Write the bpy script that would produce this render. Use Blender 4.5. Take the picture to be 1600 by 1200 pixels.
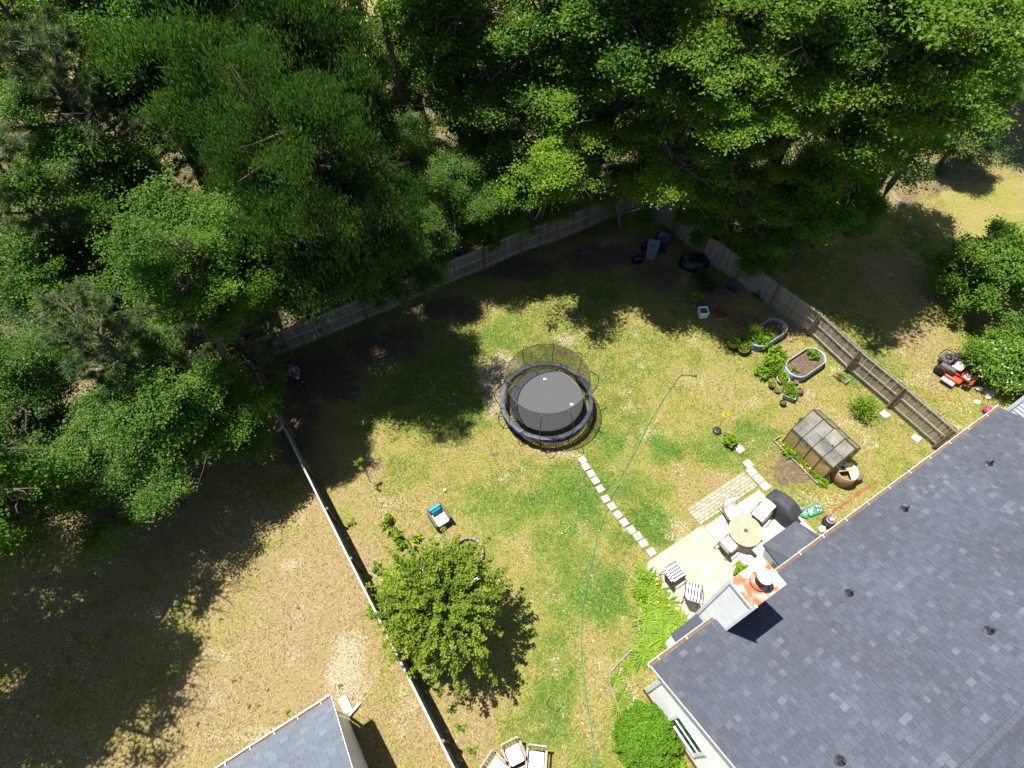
import bpy, math, random
import numpy as np
from mathutils import Vector, Matrix, Euler

for o in list(bpy.data.objects):
    bpy.data.objects.remove(o)
scene = bpy.context.scene
COL = scene.collection
R = math.radians
random.seed(7)
RNG = np.random.default_rng(7)

# ------------------------------------------------------------------ camera, sky, sun, exposure
CF, CTH, CRO, CH = 923.1, R(34.0014), R(-2.1269), 24.8695       # focal length in photo pixels, tilt from nadir, roll, height
cam = bpy.data.cameras.new('camera')
cam.sensor_width = 36.0
cam.lens = 36.0 * CF / 1600.0
cam.clip_start = 0.1
cam.clip_end = 2000
camo = bpy.data.objects.new('camera', cam)
COL.objects.link(camo)
_r = Vector((1, 0, 0)); _u = Vector((0, math.cos(CTH), math.sin(CTH)))
_c, _s = math.cos(CRO), math.sin(CRO)
_right = _c * _r + _s * _u
_up = _c * _u - _s * _r
_back = _right.cross(_up)
camo.matrix_world = Matrix(((_right.x, _up.x, _back.x, 0), (_right.y, _up.y, _back.y, 0), (_right.z, _up.z, _back.z, CH), (0, 0, 0, 1)))
scene.camera = camo

SUN_EL, SUN_AZ = R(72.0), R(148.5)       # the sun stands up-left of the view
world = bpy.data.worlds.new('World')
scene.world = world
world.use_nodes = True
wn = world.node_tree.nodes
wn.clear()
wo = wn.new('ShaderNodeOutputWorld'); wb = wn.new('ShaderNodeBackground'); ws = wn.new('ShaderNodeTexSky')
ws.sky_type = 'NISHITA'; ws.sun_disc = False
ws.sun_elevation = SUN_EL
ws.sun_rotation = R(90) - SUN_AZ
wb.inputs['Strength'].default_value = 0.056
world.node_tree.links.new(ws.outputs[0], wb.inputs[0])
world.node_tree.links.new(wb.outputs[0], wo.inputs[0])
sl = bpy.data.lights.new('sun', 'SUN')
sl.energy = 5.0; sl.angle = R(0.53); sl.color = (1.0, 0.955, 0.88)
so = bpy.data.objects.new('sun', sl)
COL.objects.link(so)
so.location = (-20, 15, 60)
_sd = Vector((math.cos(SUN_AZ) * math.cos(SUN_EL), math.sin(SUN_AZ) * math.cos(SUN_EL), math.sin(SUN_EL)))
so.rotation_euler = (-_sd).to_track_quat('-Z', 'Y').to_euler()
vs = scene.view_settings
vs.view_transform = 'Standard'; vs.look = 'None'; vs.exposure = 1.55; vs.gamma = 1.0
try:
    vs.use_curve_mapping = False
except Exception:
    pass
scene.cycles.max_bounces = 6
scene.cycles.transparent_max_bounces = 12
scene.cycles.use_denoising = True

# ------------------------------------------------------------------ helpers
def G(px, py, z=0.0):
    """Where the line of sight through photo pixel (px, py) meets the height z: measured positions of real things."""
    du, dv = px - 800.0, py - 600.0
    a = _c * du + _s * dv
    b = -_s * du + _c * dv
    x, y = a / CF, -b / CF
    d = (x, math.sin(CTH) + y * math.cos(CTH), -math.cos(CTH) + y * math.sin(CTH))
    t = (z - CH) / d[2]
    return Vector((d[0] * t, d[1] * t, z))

def gxy(px, py, z=0.0):
    v = G(px, py, z)
    return v.x, v.y

class B:
    """Collects shapes into one mesh."""
    def __init__(s):
        s.v, s.f, s.m = [], [], []
    def add(s, vs_, fs_, mi=0):
        n = len(s.v)
        s.v.extend([tuple(p) for p in vs_])
        for f in fs_:
            s.f.append(tuple(i + n for i in f)); s.m.append(mi)
        return s
    def box(s, c, d, rot=(0, 0, 0), mi=0, taper=1.0):
        x, y, z = d[0] / 2, d[1] / 2, d[2] / 2
        p = [(-x, -y, -z), (x, -y, -z), (x, y, -z), (-x, y, -z), (-x * taper, -y * taper, z), (x * taper, -y * taper, z), (x * taper, y * taper, z), (-x * taper, y * taper, z)]
        m = Euler(rot).to_matrix()
        cc = Vector(c)
        return s.add([m @ Vector(q) + cc for q in p], [(3, 2, 1, 0), (4, 5, 6, 7), (0, 1, 5, 4), (1, 2, 6, 5), (2, 3, 7, 6), (3, 0, 4, 7)], mi)
    def rbox(s, c, d, r=0.04, rot=(0, 0, 0), mi=0, n=3, puff=0.0):
        """box with rounded vertical corners, rounded top edge and a puffed top: cushions, covers, bags"""
        hx, hy, hz = d[0] / 2, d[1] / 2, d[2] / 2
        ring = []
        for (sx, sy, a0) in ((1, 1, 0), (-1, 1, 90), (-1, -1, 180), (1, -1, 270)):
            for k in range(n + 1):
                a = R(a0 + 90.0 * k / n)
                ring.append((sx * (hx - r) + r * math.cos(a), sy * (hy - r) + r * math.sin(a)))
        N = len(ring)
        levels = [(-hz, .94), (-hz + r * .5, 1.0), (hz - r * .7, 1.0), (hz - r * .2, .965), (hz, .88), (hz + puff * .7, .5)]
        vs_ = []
        for z, k in levels:
            vs_ += [(x * k, y * k, z) for x, y in ring]
        vs_.append((0, 0, hz + puff)); vs_.append((0, 0, -hz))
        fs_ = []
        for l in range(len(levels) - 1):
            for i in range(N):
                j = (i + 1) % N
                fs_.append((l * N + i, l * N + j, (l + 1) * N + j, (l + 1) * N + i))
        t = len(vs_) - 2
        L = (len(levels) - 1) * N
        for i in range(N):
            j = (i + 1) % N
            fs_.append((L + i, L + j, t)); fs_.append((j, i, t + 1))
        m = Euler(rot).to_matrix(); cc = Vector(c)
        return s.add([m @ Vector(q) + cc for q in vs_], fs_, mi)
    def cyl(s, p0, p1, r0, r1=None, n=8, caps=True, mi=0):
        r1 = r0 if r1 is None else r1
        p0, p1 = Vector(p0), Vector(p1)
        d = (p1 - p0)
        if d.length < 1e-6:
            return s
        q = d.to_track_quat('Z', 'Y').to_matrix()
        vs_ = []
        for p, r in ((p0, r0), (p1, r1)):
            for k in range(n):
                a = 2 * math.pi * k / n
                vs_.append(p + q @ Vector((r * math.cos(a), r * math.sin(a), 0)))
        fs_ = [(k, (k + 1) % n, n + (k + 1) % n, n + k) for k in range(n)]
        if caps:
            fs_ += [tuple(range(n - 1, -1, -1)), tuple(range(n, 2 * n))]
        return s.add(vs_, fs_, mi)
    def tube(s, pts, r, n=6, closed=False, mi=0):
        pts = [Vector(p) for p in pts]
        N = len(pts)
        rs = r if isinstance(r, (list, tuple)) else [r] * N
        vs_ = []
        up = Vector((0, 0, 1))
        for i, p in enumerate(pts):
            if closed:
                t = pts[(i + 1) % N] - pts[i - 1]
            else:
                t = pts[min(i + 1, N - 1)] - pts[max(i - 1, 0)]
            t.normalize()
            a = t.cross(up)
            if a.length < 1e-3:
                a = t.cross(Vector((0, 1, 0)))
            a.normalize(); b = t.cross(a)
            for k in range(n):
                w = 2 * math.pi * k / n
                vs_.append(p + a * (rs[i] * math.cos(w)) + b * (rs[i] * math.sin(w)))
        fs_ = []
        for i in range(N if closed else N - 1):
            j = (i + 1) % N
            for k in range(n):
                l = (k + 1) % n
                fs_.append((i * n + k, i * n + l, j * n + l, j * n + k))
        if not closed:
            fs_ += [tuple(range(n - 1, -1, -1)), tuple(range((N - 1) * n, N * n))]
        return s.add(vs_, fs_, mi)
    def lathe(s, prof, n=20, c=(0, 0, 0), mi=0, caps=True):
        vs_, fs_ = [], []
        for r, z in prof:
            for k in range(n):
                a = 2 * math.pi * k / n
                vs_.append((c[0] + r * math.cos(a), c[1] + r * math.sin(a), c[2] + z))
        for i in range(len(prof) - 1):
            for k in range(n):
                l = (k + 1) % n
                fs_.append((i * n + k, i * n + l, (i + 1) * n + l, (i + 1) * n + k))
        if caps and prof[0][0] > 1e-4:
            fs_.append(tuple(range(n - 1, -1, -1)))
        if caps and prof[-1][0] > 1e-4:
            fs_.append(tuple(range((len(prof) - 1) * n, len(prof) * n)))
        return s.add(vs_, fs_, mi)
    def prism(s, poly, z0, z1, mi=0):
        n = len(poly)
        vs_ = [(x, y, z0) for x, y in poly] + [(x, y, z1) for x, y in poly]
        fs_ = [tuple(range(n - 1, -1, -1)), tuple(range(n, 2 * n))] + [(i, (i + 1) % n, n + (i + 1) % n, n + i) for i in range(n)]
        return s.add(vs_, fs_, mi)
    def jitter(s, a, seed=1):
        rr = random.Random(seed)
        s.v = [(x + rr.uniform(-a, a), y + rr.uniform(-a, a), z + rr.uniform(-a, a)) for x, y, z in s.v]
        return s
    def mesh(s, name):
        me = bpy.data.meshes.new(name)
        me.from_pydata(s.v, [], s.f)
        if any(s.m):
            me.polygons.foreach_set('material_index', s.m)
        return me
    def o(s, name, mat, parent=None, smooth=False, loc=(0, 0, 0), rot=(0, 0, 0)):
        me = s.mesh(name)
        for m in (mat if isinstance(mat, (list, tuple)) else [mat]):
            me.materials.append(m)
        if smooth:
            me.polygons.foreach_set('use_smooth', [True] * len(me.polygons))
        me.update()
        return link(name, me, parent, loc, rot)

def link(name, me, parent=None, loc=(0, 0, 0), rot=(0, 0, 0), scale=(1, 1, 1)):
    o = bpy.data.objects.new(name, me)
    COL.objects.link(o)
    o.location = loc; o.rotation_euler = rot; o.scale = scale
    if parent is not None:
        o.parent = parent
    return o

def tag(o, label, cat, group=None):
    o['label'] = label; o['category'] = cat
    if group:
        o['group'] = group
    return o

def thing(name, label, cat, loc=(0, 0, 0), rz=0.0, group=None):
    o = bpy.data.objects.new(name, None)
    COL.objects.link(o)
    o.empty_display_size = 0.2
    o.location = (loc[0], loc[1], loc[2] if len(loc) > 2 else 0.0)
    o.rotation_euler = (0, 0, rz)
    return tag(o, label, cat, group)

def struct(name, o=None, label=None):
    if o is None:
        o = bpy.data.objects.new(name, None)
        COL.objects.link(o)
    o['kind'] = 'structure'
    if label:
        o['label'] = label
    return o

def copy_tree(o, parent=None):
    c = o.copy()
    COL.objects.link(c)
    c.parent = parent
    for ch in o.children:
        copy_tree(ch, c)
    return c

# ------------------------------------------------------------------ materials
def nt(name):
    m = bpy.data.materials.new(name)
    m.use_nodes = True
    n = m.node_tree.nodes
    n.clear()
    out = n.new('ShaderNodeOutputMaterial')
    return m, n, m.node_tree.links, out

def M(name, c1, c2=None, scale=6.0, rough=0.75, bump=0.0, bscale=None, metal=0.0, var=0.0, spec=0.3, detail=5.0, stretch=None, lo=.35, hi=.65):
    """plain surface: two colours mixed by a noise in world space, per-object brightness variation, fine relief"""
    kk = 1.0 if max(c1) > .695 and min(c1) > .5 else .54
    c1 = tuple(x * kk for x in c1); c2 = tuple(x * kk for x in c2) if c2 else None
    m, n, l, out = nt(name)
    p = n.new('ShaderNodeBsdfPrincipled')
    p.inputs['Roughness'].default_value = rough
    p.inputs['Metallic'].default_value = metal
    p.inputs['Specular IOR Level'].default_value = spec
    l.new(p.outputs[0], out.inputs[0])
    c2 = c2 or tuple(x * 0.8 for x in c1)
    ge = n.new('ShaderNodeNewGeometry')
    vec = ge.outputs['Position']
    if stretch:
        tc = n.new('ShaderNodeTexCoord'); mp = n.new('ShaderNodeMapping')
        mp.inputs['Scale'].default_value = stretch
        l.new(tc.outputs['Object'], mp.inputs[0]); vec = mp.outputs[0]
    no = n.new('ShaderNodeTexNoise'); no.inputs['Scale'].default_value = scale; no.inputs['Detail'].default_value = detail
    l.new(vec, no.inputs['Vector'])
    mr = n.new('ShaderNodeMapRange'); mr.inputs[1].default_value = lo; mr.inputs[2].default_value = hi
    l.new(no.outputs['Fac'], mr.inputs[0])
    mx = n.new('ShaderNodeMix'); mx.data_type = 'RGBA'
    mx.inputs[6].default_value = (*c1, 1); mx.inputs[7].default_value = (*c2, 1)
    l.new(mr.outputs[0], mx.inputs[0])
    col = mx.outputs[2]
    if var:
        oi = n.new('ShaderNodeObjectInfo')
        m2 = n.new('ShaderNodeMapRange'); m2.inputs[3].default_value = 1 - var; m2.inputs[4].default_value = 1 + var
        l.new(oi.outputs['Random'], m2.inputs[0])
        hs = n.new('ShaderNodeHueSaturation')
        l.new(m2.outputs[0], hs.inputs['Value']); l.new(col, hs.inputs['Color']); col = hs.outputs[0]
    l.new(col, p.inputs['Base Color'])
    if bump:
        nb = n.new('ShaderNodeTexNoise'); nb.inputs['Scale'].default_value = bscale or scale * 4; nb.inputs['Detail'].default_value = 3
        l.new(vec, nb.inputs['Vector'])
        bp = n.new('ShaderNodeBump'); bp.inputs['Strength'].default_value = bump; bp.inputs['Distance'].default_value = 0.02
        l.new(nb.outputs['Fac'], bp.inputs['Height']); l.new(bp.outputs[0], p.inputs['Normal'])
    return m

def leaf_mat(name, dark, light, tip=None, trans=0.35, rough=0.55, var=0.12):
    """leaves: colour by a per-leaf random number, a little light passing through"""
    m, n, l, out = nt(name)
    k_ = .68 if max(light) < .6 else 1.0
    dark, light = tuple(x * k_ for x in dark), tuple(x * k_ for x in light)
    tip = tuple(x * k_ for x in tip) if tip else None
    at = n.new('ShaderNodeAttribute'); at.attribute_name = 'rnd'
    cr = n.new('ShaderNodeValToRGB')
    e = cr.color_ramp.elements
    e[0].position = 0.0; e[0].color = (*dark, 1)
    e[1].position = 0.85 if tip else 1.0; e[1].color = (*light, 1)
    if tip:
        q = cr.color_ramp.elements.new(1.0); q.color = (*tip, 1)
    l.new(at.outputs['Fac'], cr.inputs[0])
    oi = n.new('ShaderNodeObjectInfo')
    mr = n.new('ShaderNodeMapRange'); mr.inputs[3].default_value = 1 - var; mr.inputs[4].default_value = 1 + var
    l.new(oi.outputs['Random'], mr.inputs[0])
    hs = n.new('ShaderNodeHueSaturation'); l.new(mr.outputs[0], hs.inputs['Value']); l.new(cr.outputs[0], hs.inputs['Color'])
    p = n.new('ShaderNodeBsdfPrincipled'); p.inputs['Roughness'].default_value = rough; p.inputs['Specular IOR Level'].default_value = 0.25
    t = n.new('ShaderNodeBsdfTranslucent')
    g = n.new('ShaderNodeMix'); g.data_type = 'RGBA'; g.blend_type = 'MULTIPLY'; g.inputs[0].default_value = 1
    g.inputs[7].default_value = (1.5, 1.7, 0.7, 1)
    l.new(hs.outputs[0], g.inputs[6]); l.new(g.outputs[2], t.inputs[0])
    l.new(hs.outputs[0], p.inputs['Base Color'])
    mx = n.new('ShaderNodeMixShader'); mx.inputs[0].default_value = trans
    l.new(p.outputs[0], mx.inputs[1]); l.new(t.outputs[0], mx.inputs[2]); l.new(mx.outputs[0], out.inputs[0])
    return m

def attr_mat(name, ramp, rough=0.9, bump=0.3, bscale=60, mottle=0.25, mscale=40, spec=0.15):
    """roof shingles: tone per piece (attribute rnd) with granule mottling"""
    m, n, l, out = nt(name)
    at = n.new('ShaderNodeAttribute'); at.attribute_name = 'rnd'
    cr = n.new('ShaderNodeValToRGB')
    els = cr.color_ramp.elements
    ramp = [(a_, tuple(x * .33 for x in c_)) for a_, c_ in ramp]
    els[0].position = ramp[0][0]; els[0].color = (*ramp[0][1], 1)
    els[1].position = ramp[-1][0]; els[1].color = (*ramp[-1][1], 1)
    for pos, c in ramp[1:-1]:
        q = els.new(pos); q.color = (*c, 1)
    l.new(at.outputs['Fac'], cr.inputs[0])
    ge = n.new('ShaderNodeNewGeometry')
    no = n.new('ShaderNodeTexNoise'); no.inputs['Scale'].default_value = mscale; no.inputs['Detail'].default_value = 4
    l.new(ge.outputs['Position'], no.inputs['Vector'])
    mr = n.new('ShaderNodeMapRange'); mr.inputs[1].default_value = .3; mr.inputs[2].default_value = .7; mr.inputs[3].default_value = 1 - mottle; mr.inputs[4].default_value = 1 + mottle
    l.new(no.outputs['Fac'], mr.inputs[0])
    n2 = n.new('ShaderNodeTexNoise'); n2.inputs['Scale'].default_value = .45; n2.inputs['Detail'].default_value = 3
    l.new(ge.outputs['Position'], n2.inputs['Vector'])
    mr2 = n.new('ShaderNodeMapRange'); mr2.inputs[1].default_value = .3; mr2.inputs[2].default_value = .7; mr2.inputs[3].default_value = .9; mr2.inputs[4].default_value = 1.1
    l.new(n2.outputs['Fac'], mr2.inputs[0])
    mu = n.new('ShaderNodeMath'); mu.operation = 'MULTIPLY'; l.new(mr.outputs[0], mu.inputs[0]); l.new(mr2.outputs[0], mu.inputs[1])
    hs = n.new('ShaderNodeHueSaturation'); l.new(mu.outputs[0], hs.inputs['Value']); l.new(cr.outputs[0], hs.inputs['Color'])
    p = n.new('ShaderNodeBsdfPrincipled'); p.inputs['Roughness'].default_value = rough; p.inputs['Specular IOR Level'].default_value = spec
    l.new(hs.outputs[0], p.inputs['Base Color'])
    nb = n.new('ShaderNodeTexNoise'); nb.inputs['Scale'].default_value = bscale
    l.new(ge.outputs['Position'], nb.inputs['Vector'])
    bp = n.new('ShaderNodeBump'); bp.inputs['Strength'].default_value = bump; bp.inputs['Distance'].default_value = .01
    l.new(nb.outputs['Fac'], bp.inputs['Height']); l.new(bp.outputs[0], p.inputs['Normal'])
    l.new(p.outputs[0], out.inputs[0])
    return m

def mesh_cloth(name, col, density):
    """open net: part of the light passes between the threads"""
    m, n, l, out = nt(name)
    d = n.new('ShaderNodeBsdfDiffuse'); d.inputs[0].default_value = (*col, 1)
    t = n.new('ShaderNodeBsdfTransparent')
    mx = n.new('ShaderNodeMixShader'); mx.inputs[0].default_value = density
    l.new(t.outputs[0], mx.inputs[1]); l.new(d.outputs[0], mx.inputs[2]); l.new(mx.outputs[0], out.inputs[0])
    return m

def sheet_mat(name, tint, clear, rough=0.12):
    """greenhouse sheet: partly see-through, milky, glossy"""
    m, n, l, out = nt(name)
    ge = n.new('ShaderNodeNewGeometry')
    no = n.new('ShaderNodeTexNoise'); no.inputs['Scale'].default_value = 2.2; no.inputs['Detail'].default_value = 4
    l.new(ge.outputs['Position'], no.inputs['Vector'])
    mr = n.new('ShaderNodeMapRange'); mr.inputs[1].default_value = .3; mr.inputs[2].default_value = .7; mr.inputs[3].default_value = clear - .15; mr.inputs[4].default_value = clear + .12
    l.new(no.outputs['Fac'], mr.inputs[0])
    p = n.new('ShaderNodeBsdfPrincipled'); p.inputs['Base Color'].default_value = (*tint, 1); p.inputs['Roughness'].default_value = rough; p.inputs['Specular IOR Level'].default_value = 0.7
    t = n.new('ShaderNodeBsdfTransparent'); t.inputs[0].default_value = (.90, .90, .86, 1)
    mx = n.new('ShaderNodeMixShader'); l.new(mr.outputs[0], mx.inputs[0])
    l.new(p.outputs[0], mx.inputs[1]); l.new(t.outputs[0], mx.inputs[2]); l.new(mx.outputs[0], out.inputs[0])
    return m

MT = {}
MT['bark'] = M('bark', (.09, .068, .05), (.15, .12, .095), 5, .9, .6, 18)
MT['pale_bark'] = M('pale_bark', (.34, .29, .24), (.20, .16, .13), 6, .9, .4, 20)
MT['dead_wood'] = M('dead_wood', (.17, .125, .095), (.30, .24, .19), 4, .9, .7, 14, stretch=(3, 3, .4))
MT['fence_wood'] = M('fence_wood', (.54, .47, .34), (.31, .27, .195), 3, .85, .4, 30, var=.22, stretch=(9, 9, 1.2))
MT['fence_shaded'] = M('fence_shaded', (.36, .33, .235), (.20, .185, .13), 3, .85, .4, 30, var=.25, stretch=(9, 9, 1.2))  # weathered wood, darkened to put the back fence's shade into the colour
MT['cap_wood'] = M('cap_wood', (.55, .53, .50), (.40, .38, .36), 5, .8, .3, 30, var=.1)
MT['fence_rail'] = M('fence_rail', (.56, .49, .42), (.40, .35, .30), 4, .85, .3, 30, var=.15)
MT['fence_post'] = M('fence_post', (.32, .24, .15), (.21, .16, .11), 5, .85, .4, 30, var=.15)
MT['white_paint'] = M('white_paint', (.80, .80, .79), (.70, .70, .69), 3, .5, 0, spec=.4)
MT['siding'] = M('siding', (.84, .835, .82), (.78, .78, .77), 2.5, .55, 0, spec=.35, var=.04)
MT['trim_white'] = M('trim_white', (.76, .78, .80), (.66, .69, .72), 4, .5, 0)
MT['gutter_debris'] = M('gutter_debris', (.26, .15, .09), (.15, .095, .065), 22, .95, .5, 60)
MT['concrete'] = M('concrete', (.54, .48, .38), (.42, .365, .28), 2.0, .9, .15, 40)
MT['pale_concrete'] = M('pale_concrete', (.58, .55, .49), (.46, .43, .37), 3, .9, .15, 40)
MT['paver'] = M('paver', (.52, .45, .33), (.38, .31, .22), 5, .9, .25, 40, var=.16)
MT['step'] = M('step', (.60, .56, .48), (.42, .39, .33), 6, .9, .2, 50, var=.06)
MT['soil'] = M('soil', (.10, .065, .045), (.18, .125, .09), 9, .95, .8, 40)
MT['black_metal'] = M('black_metal', (.018, .018, .02), (.03, .03, .032), 8, .45, 0, spec=.5)
MT['black_plastic'] = M('black_plastic', (.02, .02, .022), (.035, .035, .037), 6, .5, 0, spec=.4)
MT['grey_metal'] = M('grey_metal', (.35, .36, .37), (.25, .26, .27), 8, .4, 0, metal=.6)
MT['galv'] = M('galv', (.44, .53, .56), (.34, .43, .47), 5, .5, 0, spec=.5)
MT['wood_table'] = M('wood_table', (.60, .47, .31), (.47, .35, .22), 5, .7, .2, 40, var=.10)
MT['brown_wood'] = M('brown_wood', (.24, .14, .08), (.15, .085, .05), 6, .7, .2, 40, var=.1)
MT['grey_wood'] = M('grey_wood', (.46, .40, .34), (.33, .28, .24), 6, .8, .2, 40, var=.1)
MT['white_cloth'] = M('white_cloth', (.82, .80, .77), (.74, .72, .69), 9, .9, .2, 60)
MT['navy_cloth'] = M('navy_cloth', (.02, .026, .085), (.03, .04, .11), 12, .9)
MT['dark_sling'] = M('dark_sling', (.055, .045, .035), (.08, .07, .055), 9, .9)
MT['teal_cloth'] = M('teal_cloth', (.03, .50, .53), (.04, .40, .45), 9, .9, .2, 60)
MT['deep_teal'] = M('deep_teal', (.01, .15, .27), (.015, .20, .33), 9, .9, .2, 60)
MT['wicker'] = M('wicker', (.20, .125, .10), (.13, .08, .065), 25, .75, .5, 90)
MT['grill_cover'] = M('grill_cover', (.062, .068, .08), (.045, .05, .06), 4, .7, 1.0, 7, spec=.25)
MT['mat_black'] = M('mat_black', (.105, .108, .112), (.125, .128, .132), 14, .95, .1, 90, spec=.05)
MT['pad_grey'] = M('pad_grey', (.10, .11, .135), (.045, .052, .075), 3, .6, .1, 20)
MT['pad_blue'] = M('pad_blue', (.03, .07, .40), (.04, .09, .48), 4, .5)
MT['mower_red'] = M('mower_red', (.55, .085, .035), (.42, .06, .03), 8, .35, 0, spec=.5)
MT['mower_grey'] = M('mower_grey', (.09, .09, .095), (.12, .12, .125), 8, .5)
MT['tyre'] = M('tyre', (.025, .024, .023), (.05, .045, .04), 14, .9, .4, 60)
MT['rubber_grey'] = M('rubber_grey', (.40, .41, .43), (.32, .33, .35), 8, .6)
MT['red_plastic'] = M('red_plastic', (.60, .035, .02), (.50, .03, .02), 8, .4, 0, spec=.5)
MT['blue_plastic'] = M('blue_plastic', (.02, .08, .28), (.025, .1, .32), 8, .4, 0, spec=.5)
MT['bin_blue'] = M('bin_blue', (.012, .03, .12), (.02, .04, .15), 8, .45, 0, spec=.5)
MT['bin_grey'] = M('bin_grey', (.22, .27, .34), (.17, .21, .27), 8, .45, 0, spec=.5)
MT['terracotta'] = M('terracotta', (.30, .16, .09), (.22, .12, .07), 9, .85, .2, 40)
MT['barrel_wood'] = M('barrel_wood', (.26, .19, .12), (.18, .13, .08), 9, .8, .3, 40)
MT['tan_plastic'] = M('tan_plastic', (.36, .25, .13), (.30, .20, .10), 5, .5)
MT['cream_plastic'] = M('cream_plastic', (.62, .54, .38), (.55, .47, .33), 5, .5)
MT['flue_metal'] = M('flue_metal', (.80, .79, .76), (.68, .66, .62), 6, .35, 0, metal=.25)
MT['flue_dark'] = M('flue_dark', (.07, .06, .06), (.13, .11, .10), 6, .5, 0, metal=.3)
MT['rust_cover'] = M('rust_cover', (.42, .13, .055), (.62, .54, .40), 2.0, .6, .1, 30, lo=.40, hi=.50, detail=3)
MT['hose_green'] = M('hose_green', (.03, .34, .15), (.015, .15, .065), 3, .45)
MT['cord_orange'] = M('cord_orange', (.52, .17, .09), (.45, .13, .07), 9, .5)
MT['yellow'] = M('yellow', (.80, .68, .02), (.75, .62, .02), 6, .6)
MT['pink'] = M('pink', (.70, .04, .16), (.60, .03, .12), 6, .5)
MT['bag_green'] = M('bag_green', (.01, .30, .15), (.015, .36, .19), 7, .35, .2, 20)
MT['bag_print'] = M('bag_print', (.62, .64, .62), (.05, .09, .07), 16, .35, .2, 20, lo=.44, hi=.52)
MT['block_stone'] = M('block_stone', (.33, .26, .22), (.24, .19, .16), 9, .9, .4, 40, var=.15)
MT['edge_stone'] = M('edge_stone', (.34, .29, .25), (.24, .20, .17), 7, .9, .2, 30)
MT['rock'] = M('rock', (.70, .68, .64), (.52, .50, .46), 6, .9, .5, 20)
MT['grey_rock'] = M('grey_rock', (.20, .21, .18), (.30, .30, .26), 6, .9, .5, 20)
MT['sheet_grey'] = M('sheet_grey', (.34, .37, .38), (.26, .29, .30), 3, .7)
MT['skin'] = M('skin', (.55, .33, .24), (.50, .29, .21), 9, .6)
MT['purple_cloth'] = M('purple_cloth', (.27, .16, .52), (.22, .12, .45), 12, .9)
MT['dark_cloth'] = M('dark_cloth', (.02, .02, .025), (.03, .03, .035), 12, .9)
MT['hair'] = M('hair', (.22, .13, .07), (.14, .08, .045), 30, .6)
MT['window_glass'] = M('window_glass', (.03, .10, .08), (.05, .14, .11), 2, .08, 0, spec=.8)
MT['shingle'] = attr_mat('shingle', [(0, (.130, .146, .186)), (.5, (.154, .172, .218)), (.82, (.178, .198, .246)), (1, (.228, .250, .300))])
MT['shingle_pale'] = attr_mat('shingle_pale', [(0, (.235, .275, .335)), (.6, (.27, .315, .38)), (1, (.31, .36, .425))], mottle=.12)
MT['net'] = mesh_cloth('net', (.022, .024, .03), .52)
MT['skirt_net'] = mesh_cloth('skirt_net', (.02, .02, .024), .72)
MT['sheet_side'] = sheet_mat('sheet_side', (.50, .37, .17), .60)
MT['sheet_roof'] = sheet_mat('sheet_roof', (.30, .30, .28), .72)
# foliage
MT['leaf_oak'] = leaf_mat('leaf_oak', (.046, .105, .010), (.190, .320, .016), (.40, .50, .03), trans=.44)
MT['leaf_sweet'] = leaf_mat('leaf_sweet', (.034, .092, .010), (.130, .260, .015), (.27, .43, .03), trans=.44)
MT['leaf_droop'] = leaf_mat('leaf_droop', (.024, .066, .014), (.080, .160, .024), (.27, .36, .05), trans=.36)
MT['leaf_small'] = leaf_mat('leaf_small', (.042, .105, .015), (.115, .225, .027), (.25, .37, .06), rough=.45, trans=.4)
MT['needle'] = leaf_mat('needle', (.040, .080, .032), (.10, .165, .055), (.26, .28, .07), trans=.25)
MT['leaf_myrtle'] = leaf_mat('leaf_myrtle', (.095, .155, .014), (.255, .350, .030), (.46, .36, .07), trans=.4)
MT['leaf_shrub'] = leaf_mat('leaf_shrub', (.085, .19, .010), (.17, .35, .016), (.25, .44, .03), trans=.3, rough=.5)
MT['leaf_bush'] = leaf_mat('leaf_bush', (.060, .135, .012), (.155, .28, .02), (.27, .37, .035), trans=.35)
MT['leaf_garden'] = leaf_mat('leaf_garden', (.100, .20, .012), (.26, .42, .02), (.44, .52, .04), trans=.38)
MT['leaf_lily'] = leaf_mat('leaf_lily', (.10, .20, .012), (.27, .40, .02), (.45, .50, .05), trans=.35)
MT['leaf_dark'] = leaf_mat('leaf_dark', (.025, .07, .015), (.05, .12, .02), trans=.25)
MT['petal_white'] = leaf_mat('petal_white', (.75, .73, .70), (.85, .84, .82), trans=.2)
MT['petal_yellow'] = leaf_mat('petal_yellow', (.70, .42, .02), (.80, .55, .02), trans=.2)

# ------------------------------------------------------------------ noise for the ground masks
def vnoise(x, y, s, seed=0):
    x = np.asarray(x) / s + seed * 17.31; y = np.asarray(y) / s - seed * 9.73
    xi = np.floor(x).astype(np.int64); yi = np.floor(y).astype(np.int64)
    fx = x - xi; fy = y - yi
    fx = fx * fx * (3 - 2 * fx); fy = fy * fy * (3 - 2 * fy)
    def h(a, b):
        n = (a * 374761393 + b * 668265263 + seed * 1442695041) & 0x7fffffff
        n = ((n ^ (n >> 13)) * 1274126177) & 0x7fffffff
        return ((n ^ (n >> 16)) & 0xffff) / 65535.0
    return (h(xi, yi) * (1 - fx) + h(xi + 1, yi) * fx) * (1 - fy) + (h(xi, yi + 1) * (1 - fx) + h(xi + 1, yi + 1) * fx) * fy

def fbm(x, y, s, seed=0):
    return (vnoise(x, y, s, seed) * .5 + vnoise(x, y, s * .5, seed + 1) * .3 + vnoise(x, y, s * .22, seed + 2) * .2)

def inpoly(x, y, poly):
    r = np.zeros(np.shape(x), bool)
    n = len(poly)
    for i in range(n):
        x0, y0 = poly[i]; x1, y1 = poly[(i + 1) % n]
        c = ((y0 > y) != (y1 > y)) & (x < (x1 - x0) * (y - y0) / (y1 - y0 + 1e-12) + x0)
        r ^= c
    return r

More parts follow.
